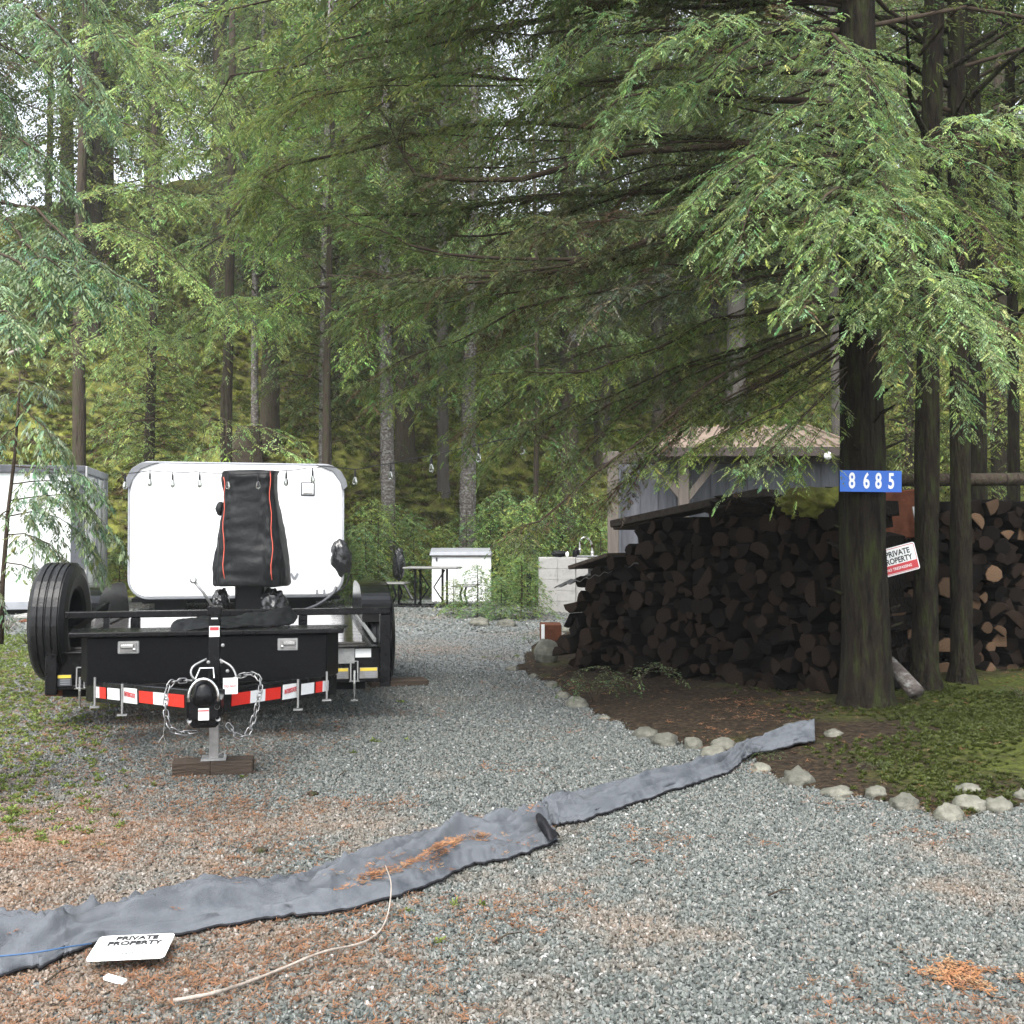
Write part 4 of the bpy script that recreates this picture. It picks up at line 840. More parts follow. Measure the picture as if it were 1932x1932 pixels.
#MARK2
# ------------------------------------------------------------------ firewood stacks
def log_shapes(seed, mats):
    out = []; rr = random.Random(seed)
    for k in range(10):
        n = rr.choice((7, 8, 9)); kind = k % 5; pr = []
        if k in (0, 5, 6): pr = [(math.cos(2 * math.pi * i / n) * rr.uniform(.85, 1.08), math.sin(2 * math.pi * i / n) * rr.uniform(.85, 1.08)) for i in range(n)]
        elif kind in (1, 2): pr = [(math.cos(a) * 1.15, math.sin(a) * 1.15 - .35) for a in np.linspace(0, math.pi, 6)]
        elif kind == 3: pr = [(-.55, -.6)] + [(math.cos(a) * 1.6 - .55, math.sin(a) * 1.6 - .6) for a in np.linspace(.02, math.pi / 2 - .05, 5)]
        else: pr = [(-.9, -.55), (.8, -.75), (1.05, .2), (.5, .7), (-.5, .8), (-1.0, .3)]
        pr = [(x * rr.uniform(.94, 1.06), z * rr.uniform(.94, 1.06)) for x, z in pr]; m = len(pr); V = []; F = []; mi = []
        for y, s in ((0, .93), (.012, 1), (.42, rr.uniform(.85, 1.05))): V += [(x * s, y, z * s) for x, z in pr]
        V.append((rr.uniform(-.1, .1), -.004, rr.uniform(-.1, .1)))
        for i in range(m): j = (i + 1) % m; F.append((3 * m, j, i)); mi.append(0)
        for a in (0, 1):
            for i in range(m): j = (i + 1) % m; F.append((a * m + i, a * m + j, (a + 1) * m + j, (a + 1) * m + i)); mi.append(a)
        me = bpy.data.meshes.new('log'); me.from_pydata(V, [], F); [me.materials.append(q) for q in mats]; me.polygons.foreach_set('material_index', mi); me.update(); out.append(me)
    return out
def stack(name, label, A, B, outline_px, spacing, seed, palef=0.0, big=()):
    A = np.array(A, float); B = np.array(B, float); u = (B - A)[:2]; W = np.linalg.norm(u); u = u / W; nrm = np.array([-u[1], u[0]])     # nrm points away from the camera
    rz = math.atan2(u[1], u[0]); t = thing(name, label, 'woodpile', (A[0], A[1], 0), rz, None)
    poly = []
    for x, y in outline_px:
        d = ray(x, y); k = (A[:2] @ nrm) / (d[:2] @ nrm); q = d[:2] * k - A[:2]; poly.append((q @ u, HCAM + d[2] * k))
    poly = np.array(poly); rng = random.Random(seed); sh = log_shapes(seed, [M['logend'], M['log']]); shp = log_shapes(seed + 1, [M['logpale'], M['log']])
    z0, z1 = poly[:, 1].min(), poly[:, 1].max(); x0, x1 = poly[:, 0].min(), poly[:, 0].max(); n = 0; back = MB(); z = z0 + spacing * .45; row = 0
    bigs = []
    for bx, by, r in big:
        d = ray(bx, by); k = (A[:2] @ nrm) / (d[:2] @ nrm); q = d[:2] * k - A[:2]; bigs.append((q @ u, HCAM + d[2] * k, r))
    for bx, bz, r in bigs:
        o = link('log', (shp if palef else sh)[rng.choice((0, 1, 5, 6))], t, (bx, rng.uniform(-.05, 0), bz), (0, rng.uniform(0, 6), 0), (r, 1, r)); n += 1
    while z < z1 + .02:
        x = x0 + (row % 2) * spacing * .5
        while x < x1 + .02:
            px, pz = x + rng.uniform(-.035, .035), z + rng.uniform(-.03, .03); s = spacing * rng.uniform(.38, .74)
            if inpoly(px, pz, poly) and all(math.hypot(px - a, pz - b) > r + s * .45 for a, b, r in bigs):
                if n < 292:
                    me = (shp if rng.random() < palef else sh)[rng.randrange(10)]
                    link('log', me, t, (px, rng.uniform(-.09, .09), pz), (rng.uniform(-.05, .05), rng.uniform(0, 6.28), rng.uniform(-.08, .08)), (s, rng.uniform(.9, 1.1), s)); n += 1
                back.box((px, .62, pz), (spacing * 1.02, .34, spacing * .92), ry=rng.uniform(-.3, .3))
            x += spacing
        z += spacing * .88; row += 1
    tag(back.build('back_row', M['log'], t), kind='stuff'); return t, poly
OUT1 = [(1058, 1268), (1056, 1200), (1066, 1150), (1092, 1118), (1100, 1085), (1152, 1062), (1172, 1048), (1178, 1000), (1205, 985), (1262, 986), (1330, 968), (1385, 950), (1440, 930), (1500, 926), (1560, 932), (1592, 962), (1604, 1000), (1630, 1338)]
stack('firewood_stack', 'large dark firewood stack stepping up from the boulder to the numbered tree', G(1060, 1262, .03), G(1640, 1332, .05), OUT1, .126, 5)
OUT2 = [(1672, 1300), (1668, 1010), (1700, 955), (1800, 952), (1932, 946), (2060, 950), (2060, 1286)]
stack('firewood_stack', 'second firewood stack with pale round log ends behind the right trunks', P(1672, 1290, 9.0), P(2060, 1275, 9.1), OUT2, .118, 9, .30,
      [(1787, 1110, .10), (1790, 1222, .105), (1783, 1270, .10), (1752, 1235, .10), (1740, 1262, .07), (1885, 1190, .055), (1862, 1185, .055)])
def face_pt(x, y, off=-.03):
    A = G(1060, 1262, .03); B = G(1640, 1332, .05); u = (B - A)[:2]; u /= np.linalg.norm(u); nrm = np.array([-u[1], u[0]])
    d = ray(x, y); k = (A[:2] @ nrm + off) / (d[:2] @ nrm); return np.array([d[0] * k, d[1] * k, HCAM + d[2] * k])
p = face_pt(1545, 950, .15); o = blob('moss_clump', (0, 0, 0), .30, .2, .12, M['moss'], None, 4, .35, 3, loc=p); tag(o, 'rounded mossy clump on the peak of the dark firewood', 'moss')
p = face_pt(1440, 955, .2); o = blob('bark_heap', (0, 0, 0), .42, .2, .10, M['log'], None, 8, .4, 3.5, loc=p); tag(o, 'heap of dark bark on top of the firewood left of the peak', 'bark heap')
# corrugated sheet, lid boards and weathered plank on top
A = face_pt(1046, 1110, -.1); Bp = face_pt(1182, 1070, 0); u = Bp - A; n_ = np.array([.22, 1.0, .04]) * .8; V = []; F = []
for i in range(61):
    for j in range(2):
        p = A + u * (i / 60) * 1.15 + n_ * j; p[2] += .011 * math.sin(i * .9); V.append(p - A)
F = np.array([(2 * i, 2 * i + 1, 2 * i + 3, 2 * i + 2) for i in range(60)])
o = link('corrugated_sheet', mesh_np('corrugated_sheet', np.array(V), F, [M['sheet']], smooth=True), None, A); s = o.modifiers.new('t', 'SOLIDIFY'); s.thickness = .006
tag(o, 'rusty corrugated sheet capping the low left end of the dark firewood', 'metal sheet')
def plank(name, label, cat, a, b, w, h, m, depth_shift=0):
    a, b = np.array(a), np.array(b); mb = MB(); mb.beam(Vector((0, 0, 0)), Vector(tuple(b - a)), w, h); o = mb.build(name, m, None, .006, loc=tuple(a)); return tag(o, label, cat)
plank('board', 'thick grey board on the middle step of the dark firewood', 'board', face_pt(1106, 1070, .15), face_pt(1180, 1046, .15), .5, .035, M['timber'])
plank('plank', 'long weathered plank sloping up across the top of the dark firewood', 'plank', face_pt(1171, 989, .1), face_pt(1450, 930, .1), .30, .065, M['darkplank'])
plank('board', 'short dark board hanging out at the top left of the firewood stack', 'board', face_pt(1180, 996, .2), face_pt(1262, 978, .2), .35, .04, M['timber'])
# rusty crate end and boulder at the stack's left foot
q = G(1035, 1228); bx = thing('rusty_box', 'low rusty box with a white end panel beside the boulder', 'box', (q[0], 11.2, 0))
MB().box((.0, .2, .27), (.22, .35, .17)).build('box_body', M['rust'], bx, .006); MB().box((-.085, .02, .27), (.035, .01, .18)).build('end_panel', M['signwhite'], bx, .002); MB().box((0, .2, .09), (.2, .3, .19)).build('base', M['timber'], bx)
c = G(1032, 1256); o = blob('boulder', (0, 0, .115), .125, .12, .14, M['rock'], None, 12, .14, 1.2, loc=(c[0], c[1] + .1, 0)); tag(o, 'large pale grey boulder at the left foot of the dark firewood', 'boulder')

# ------------------------------------------------------------------ border rocks
RK = [(966, 1258, 26, 12, 'low grey stone at the far tip of the gravel edge'), (1006, 1272, 20, 10, 'small stone just left below the large boulder'), (1040, 1288, 28, 14, 'flat grey stone under the rusty box and boulder'),
      (1062, 1308, 28, 16, 'pale stone left of its bigger neighbour beside the ferns'), (1088, 1322, 42, 24, 'rounded pale stone below the fern at the gravel edge'), (1140, 1350, 26, 10, 'half buried stone in weeds between the fern and mossy stones'),
      (1218, 1378, 46, 26, 'mossy yellowish stone leftmost of the cluster near the black fabric end'), (1255, 1393, 50, 32, 'squat grey stone second in the cluster left of the fabric'), (1309, 1399, 34, 30, 'upright pale stone standing alone in the middle of the cluster'),
      (1347, 1414, 44, 26, 'low stone touching the upper edge of the fabric'), (1368, 1402, 46, 28, 'large mossy topped stone just above the fabric'), (1500, 1384, 52, 18, 'dark mossy stone behind the far end of the fabric'), (1577, 1397, 40, 18, 'flat grey stone right of the far fabric end'),
      (1439, 1444, 40, 22, 'mossy stone tucked under the lower edge of the fabric'), (1508, 1464, 58, 38, 'large pale stone below the far end of the fabric'), (1582, 1488, 60, 22, 'flat brown stained stone in the soil right of the large pale one'), (1588, 1503, 26, 12, 'small flat chip below the brown stained stone'),
      (1657, 1493, 38, 26, 'pale wedge shaped stone in the middle of the right border'), (1712, 1510, 56, 38, 'broad pale stone left of the green weeds on the right border'), (1795, 1530, 56, 40, 'lowest pale stone of the right border'),
      (1832, 1492, 46, 22, 'brownish stone behind the two smooth stones at right'), (1834, 1514, 60, 34, 'smooth grey stone left of the white one at right'), (1888, 1514, 54, 34, 'smooth whitish stone near the right edge'), (1932, 1500, 26, 26, 'stone cut by the right edge of the picture'),
      (905, 1172, 40, 20, 'grey stone in the middle of the seedling island'), (955, 1174, 38, 18, 'flat stone at the right of the seedling island'), (1075, 1185, 40, 16, 'light stone rubble at the foot of the concrete pier')]
for i, (x, y, w_, h_, lab) in enumerate(RK):
    c = G(x, y + h_ * .30, .02); k = c[1] / FPX; o = blob('border_stone', (0, 0, h_ * k * .16), w_ * k * .50, w_ * k * .40, h_ * k * .60, M['rock'], None, i * 3.1, .34, 1.9, loc=(c[0], c[1] + .03, max(0, bedz(c[0], c[1]) - .01)), sub=3)
    o.rotation_euler.z = i; tag(o, lab, 'stone', 'stones along the gravel edge')
    o.rotation_euler.z = 0

# ------------------------------------------------------------------ landscape fabric strip
def strip(name, label, tops, bots, seed, rise):
    k = 46; n = 220; tp_ = smooth_line([G(x, y, .012) for x, y in tops], n); bt = smooth_line([G(x, y, .012) for x, y in bots], n); V = []
    for i in range(n):
        for j in range(k):
            v = j / (k - 1); p = tp_[i] * (1 - v) + bt[i] * v; s = i / n * 30 + seed; e = math.sin(math.pi * min(1, max(0, v))) ** .85
            wr = .5 + .5 * math.sin(v * 13 + 2.4 * nz(s * .16, v * 1.2, seed) * 3 + s * .12); wr2 = nz(s * .5, v * 7, seed + 3); w3 = nz(s * 1.8, v * 16, seed + 5)
            fold = abs(nz(s * .11 + 3, v * 3.2 + .6 * nz(s * .2, 2, seed), seed + 9)); crease = max(0, 1 - fold * 7)
            r1 = 1 - abs(nz(s * .10, v * 4.5 + .8 * nz(s * .25, 2, seed), seed + 20)) * 3.2; r2 = 1 - abs(nz(s * .13 + 7, v * 9 + 1.2 * nz(s * .3, 6, seed), seed + 30)) * 3.5; r3 = 1 - abs(nz(s * .25, v * 14, seed + 40)) * 3
            z = .010 + e * rise * (.30 + .75 * max(0, r1) ** 2 + .30 * max(0, r2) ** 2 + .08 * max(0, r3) + .08 * wr2 - .25 * crease)
            edge = (nz(s * .9, 3, seed) + .6 * nz(s * 2.7, 5, seed)) * .035 * (1 if v < .1 or v > .9 else 0)
            lft = max(.25, 1 - i / n * 1.3); fo = abs(math.sin(math.pi * (v * 2.6 + .9 * nz(s * .09, 3.3, seed) + .12 * nz(s * .4, v * 2, seed))))
            z += e * rise * 1.5 * lft * (fo ** .6 - .6)
            cr = 1 - abs(nz(s * .07 + 11, v * 2.2 + 1.6 * nz(s * .10, 8, seed), seed + 60)) * 9; cr2 = 1 - abs(nz(s * .35 + 2, v * 5 - s * .25, seed + 70)) * 9
            z += rise * e * (.45 * max(0, cr) + .12 * max(0, cr2))
            g = max(0, bedz(p[0], p[1])); z = max(z, .012); V.append((p[0], p[1] + edge, p[2] + g + z))
    V = np.array(V); off = V[0].copy(); off[2] = 0; F = np.array([(i * k + j, i * k + j + 1, (i + 1) * k + j + 1, (i + 1) * k + j) for i in range(n - 1) for j in range(k - 1)])
    t = thing(name, label, 'fabric', off); o = link('sheet', mesh_np('sheet', V - off, F, [M['fabric']], smooth=True), t); sm = o.modifiers.new('t', 'SOLIDIFY'); sm.thickness = .004
    for jj, nm in ((0, -1), (k - 1, 1)):
        pts = V.reshape(n, k, 3)[:, jj] - off; q = pts.copy(); q[:, 2] -= .004; b = MB(); b.tube([tuple(p) for p in q], .005, 5); b.build('hem', M['blackhem'], t, smooth=True)
    return t, V.reshape(n, k, 3)
T1 = [(-60, 1745), (0, 1743), (113, 1747), (226, 1730), (340, 1685), (509, 1680), (622, 1640), (707, 1609), (820, 1578), (934, 1552), (1016, 1532)]
B1 = [(-60, 1868), (0, 1844), (90, 1822), (170, 1788), (340, 1767), (509, 1736), (622, 1725), (730, 1699), (820, 1668), (894, 1634), (962, 1623), (1052, 1589)]
fb, FV = strip('landscape_fabric', 'wide near piece of grey landscape fabric crossing the gravel with orange needles on it', T1, B1, 2, .075)
T2 = [(1020, 1526), (1050, 1512), (1109, 1497), (1217, 1468), (1324, 1444), (1378, 1422), (1431, 1409), (1512, 1390), (1536, 1388)]
B2 = [(1036, 1560), (1070, 1556), (1109, 1548), (1217, 1511), (1324, 1476), (1378, 1457), (1410, 1432), (1458, 1425), (1538, 1416)]
f2, FV2 = strip('landscape_fabric', 'narrow far piece of grey landscape fabric running up to the planting bed', T2, B2, 9, .045)
o = cloth('black_strap', [[G(1005, 1530, .05), G(1012, 1530, .07), G(1020, 1533, .05)], [G(1014, 1548, .08), G(1024, 1548, .10), G(1032, 1550, .06)], [G(1022, 1566, .06), G(1034, 1566, .09), G(1044, 1568, .05)], [G(1026, 1580, .03), G(1040, 1584, .06), G(1056, 1576, .03)]], M['blackhem'], None, wr=.02, seed=3)
tag(o, 'black strap knotted round the fabric where the two pieces meet', 'strap')
o = MB().tube([tuple(p) for p in smooth_line([G(-20, 1806, .07), G(60, 1798, .085), G(120, 1788, .085), G(172, 1780, .06)], 14)], .0025, 5).build('blue_rope', M['rope'], None, smooth=True); tag(o, 'thin blue rope lying along the near left end of the fabric', 'rope')
# orange needle drift on the fabric
host = bpy.data.meshes.new('needle_drift'); H = []; Dn = []
for i in range(0, 220, 1):
    for j in range(46):
        p = FV[i, j]; H.append((p[0], p[1], p[2] + .006)); s = i / 220; v = j / 45
        c_ = .74 + .06 * math.sin(s * 20); Dn.append(9000 * max(0, 1 - abs(v - c_) / .13) * (1 if .56 < s < .86 else 0) * max(0, .55 + 1.4 * nz(s * 14, v * 5, 2)) + (900 * max(0, nz(s * 20, v * 5, 9)) if s > .84 else 0) + 20)
host = mesh_np('needle_drift', np.array(H), np.array([(i * 46 + j, i * 46 + j + 1, (i + 1) * 46 + j + 1, (i + 1) * 46 + j) for i in range(219) for j in range(45)]), [M['needles']])
a = host.attributes.new('dens', 'FLOAT', 'POINT'); a.data.foreach_set('value', np.array(Dn, np.float32))
M['needlesbright'] = stone_mat('fresh_needles', [(0, (.13, .055, .024)), (.5, (.26, .115, .045)), (1, (.20, .13, .07))], .7)
scatter('needle_drift', host, [tuft_mesh('bright_needles', M['needlesbright'], 14, .022, .0016, 9, .25)], .5, 1.1, 21, tilt=.3)
# clump of orange cedar litter, bottom right
c = G(1815, 1850)
host = host_sheet('orange_litter', c[0] - .32, c[0] + .34, c[1] - .2, c[1] + .2, .02, lambda x, y: .014, lambda x, y: 7000 * max(0, .8 - math.hypot((x - c[0]) / .19, (y - c[1]) / .11) + .9 * nz(x * 11, y * 11, 3)))
scatter('orange_litter', host, [tuft_mesh('litter', M['needlesbright'], 12, .022, .003, 12, .2)], .5, 1.2, 22, tilt=.3)

# ------------------------------------------------------------------ things on the gravel
def sign(name, label, corner_w, corner_h, parent_loc, rot, lines, red=False):
    t = bpy.data.objects.new(name, None); COL.objects.link(t); t.location = tuple(map(float, parent_loc)); t.rotation_euler = rot; tag(t, label, 'sign')
    slab(MB(), rrect(corner_w, corner_h, .016, 4), 0, .002).build('plate', M['signwhite'], t)
    return t
c = G(248, 1800, .03); s1 = sign('private_property_sign', 'white PRIVATE PROPERTY sign lying flat on the gravel tucked under the fabric', .225, .180, c + np.array([0, 0, .022]), (R(90 + 178) , 0, 0), None)
s1.rotation_euler = (R(-88), 0, R(7)); s1.rotation_mode = 'XYZ'
for tx, z, sz in (('PRIVATE', .062, .038), ('PROPERTY', .024, .038)): text_mesh(tx, sz, M['ink'], s1, (.004, -.0015, z), (R(90), 0, 0), sx=.88, bold=.0012)
for tx, z, sz in (('NO TRESPASSING', -.05, .018),): text_mesh(tx, sz, M['lightgrey'], s1, (.006, -.0015, z), (R(90), 0, 0), sx=1)
pp = P(1693, 1057, 7.85); s2 = sign('private_property_sign', 'tilted PRIVATE PROPERTY sign with a red band nailed behind the numbered trunk', .30, .205, pp, (R(4), R(-15), 0), None)
slab(MB(), rrect(.285, .19, .012, 4), -.0015, 0).build('print_border', M['redprint'], s2); slab(MB(), rrect(.277, .182, .010, 4), -.003, -.0015).build('print_field', M['signwhite'], s2)
MB().box((0, -.004, -.057), (.277, .003, .060)).build('red_band', M['redprint'], s2)
text_mesh('PRIVATE', .058, M['ink'], s2, (.012, -.0042, .052), (R(90), 0, 0), sx=.85, bold=.0015); text_mesh('PROPERTY', .058, M['ink'], s2, (.0, -.0042, -.000), (R(90), 0, 0), sx=.80, bold=.0015)
text_mesh('NO TRESPASSING', .028, M['signwhite'], s2, (0, -.0062, -.058), (R(90), 0, 0), sx=.85, bold=.0004)
pts = [(727, 1680), (738, 1699), (727, 1739), (690, 1776), (606, 1797), (526, 1830), (453, 1858), (396, 1875), (328, 1888)]
Q = [G(x, y, .03 + .012 * math.sin(i * 2)) for i, (x, y) in enumerate(pts)]; Q[0][2] = .12; Q[1][2] = .09; o_ = Q[-1].copy(); o_[2] = 0
q = smooth_line([p - o_ for p in Q], 50); rs = np.interp(np.linspace(0, 1, 50), [0, .4, 1], [.0015, .0038, .0062]) * (1 + .15 * np.sin(np.arange(50) * 1.7))
o = MB().tube([tuple(p) for p in q], list(rs), 7).build('fallen_stick', M['stick'], None, smooth=True, loc=tuple(o_)); tag(o, 'long pale curved bare stick lying on the gravel below the fabric', 'stick')
c = G(217, 1860); o = MB().box((0, 0, .018), (.066, .026, .012), rz=-.25, ry=.15).build('wood_chip', M['signwhite'], None, .003, loc=tuple(c)); tag(o, 'short white chip of wood on the gravel below the flat sign', 'wood chip')
for x, y, lab in ((590, 1504, 'dark pine cone on the gravel right of the jack blocks'), (491, 1612, 'dark pine cone just above the middle of the fabric')):
    o = blob('pine_cone', (0, 0, .015), .028, .02, .016, M['bark'], None, x, .35, 4, loc=G(x, y), sub=3); tag(o, lab, 'pine cone')
rg_ = random.Random(31)
for x, y, lab in ((120, 1640, 'small dead twig on the stained gravel left above the fabric'), (640, 1470, 'short twig on the gravel right of the jack blocks'), (1190, 1640, 'bent twig on the gravel below the fabric joint'), (930, 1790, 'small forked twig on the gravel right of the curved stick'), (1450, 1700, 'thin twig on the open gravel at lower right'), (1640, 1432, 'fallen twig on the soil right of the fabric end'), (1390, 1350, 'fallen twig on the bare soil below the firewood'), (80, 1870, 'thin twig at the bottom left corner below the fabric')):
    c = G(x, y); a_ = rg_.uniform(0, 3.1); L = rg_.uniform(.06, .14); z = max(.02, bedz(c[0], c[1]) + .012); d_ = (math.cos(a_), math.sin(a_))
    b = MB(); b.tube([(0, 0, 0), (d_[0] * L * .5, d_[1] * L * .5 + .01, .008), (d_[0] * L, d_[1] * L, .002)], [.004, .003, .0015], 5); b.tube([(d_[0] * L * .5, d_[1] * L * .5 + .01, .008), (d_[0] * L * .7 - d_[1] * L * .25, d_[1] * L * .7 + d_[0] * L * .25, .006)], [.0025, .001], 4)
    o = b.build('fallen_twig', M['bark'], None, smooth=True, loc=(c[0], c[1], z)); tag(o, lab, 'twig')
# rusty barrel lid panel and leaning log between the right trunks
o = MB().box((0, 0, 0), (.46, .05, .40), ry=R(-6)).build('rusty_sheet', M['rust'], None, .01, loc=tuple(P(1690, 972, 8.9))); tag(o, 'rusty brown panel hanging behind the trunk above the tilted sign', 'panel')
o = MB().beam((0, 0, 0), (.02, .01, .26), .02, .02).build('bracket', M['galv'], None, loc=tuple(P(1734, 1015, 8.8))); o.rotation_euler.y = R(-14); tag(o, 'shiny metal bracket on the right edge of the rusty panel', 'bracket')
a = P(1678, 1248, 7.9); b_ = P(1728, 1306, 7.55); o = MB().tube([(0, 0, 0), tuple((b_ - a) * .5), tuple(b_ - a)], [.045, .055, .06], 10).build('leaning_log', M['barkwhite'], None, smooth=True, loc=tuple(a)); tag(o, 'short pale barked log leaning at the right foot of the numbered trunk', 'log')
o = MB().tube([(0, 0, 0), (1.1, 0, .01)], .055, 8).build('rail_log', M['bark'], None, smooth=True, loc=tuple(P(1700, 906, 9.2))); tag(o, 'thin horizontal log resting behind the number plate', 'log')

# ------------------------------------------------------------------ the numbered tree and its neighbours
def tree_thing(name, label, base, group=None): return thing(name, label, 'tree', base, 0, group)
AB = np.array([*G(1637, 1342, .04)[:2], 0.0]); DA = 7.55; AB = np.array([P(1637, 1342, DA)[0], DA, 0])
ta = tree_thing('hemlock_tree', 'big dark mossy hemlock carrying the blue house number plate', AB)
link('trunk', trunk_mesh('trunk', 9.5, .158, M['barkdark'], 3, lean=(-.008, .0), n=22, rough=.14, flare=.45, sway=.006, top=.62), ta)
rngA = np.random.default_rng(42)
def px_bough(parent, base, pts, width, rng, col, ds=.052, dsub=.034, ll=.105, lw=.0080, l3=.028, w3=.0046, m3=11, droop=.35, r0=.022, brown=0.0, hang=.3, name='bough', start=.1, mats=None):
    pl = np.array([P(x, y, d) for x, y, d in pts]) - base; f = Fol(); f.add(bough(pl, width, ds, dsub, ll, lw, rng, droop=droop, col=col, r0=r0, brown=brown, hang=hang, start=start, l3=l3, w3=w3, m3=m3)); return link(name, f.mesh(name, mats), parent)
GN = (.115, .155, .052); GB = (.215, .295, .125); GD = (.105, .120, .055); GY = (.175, .225, .070)  # GB: sunlit brightness of the front sprays put into the colour
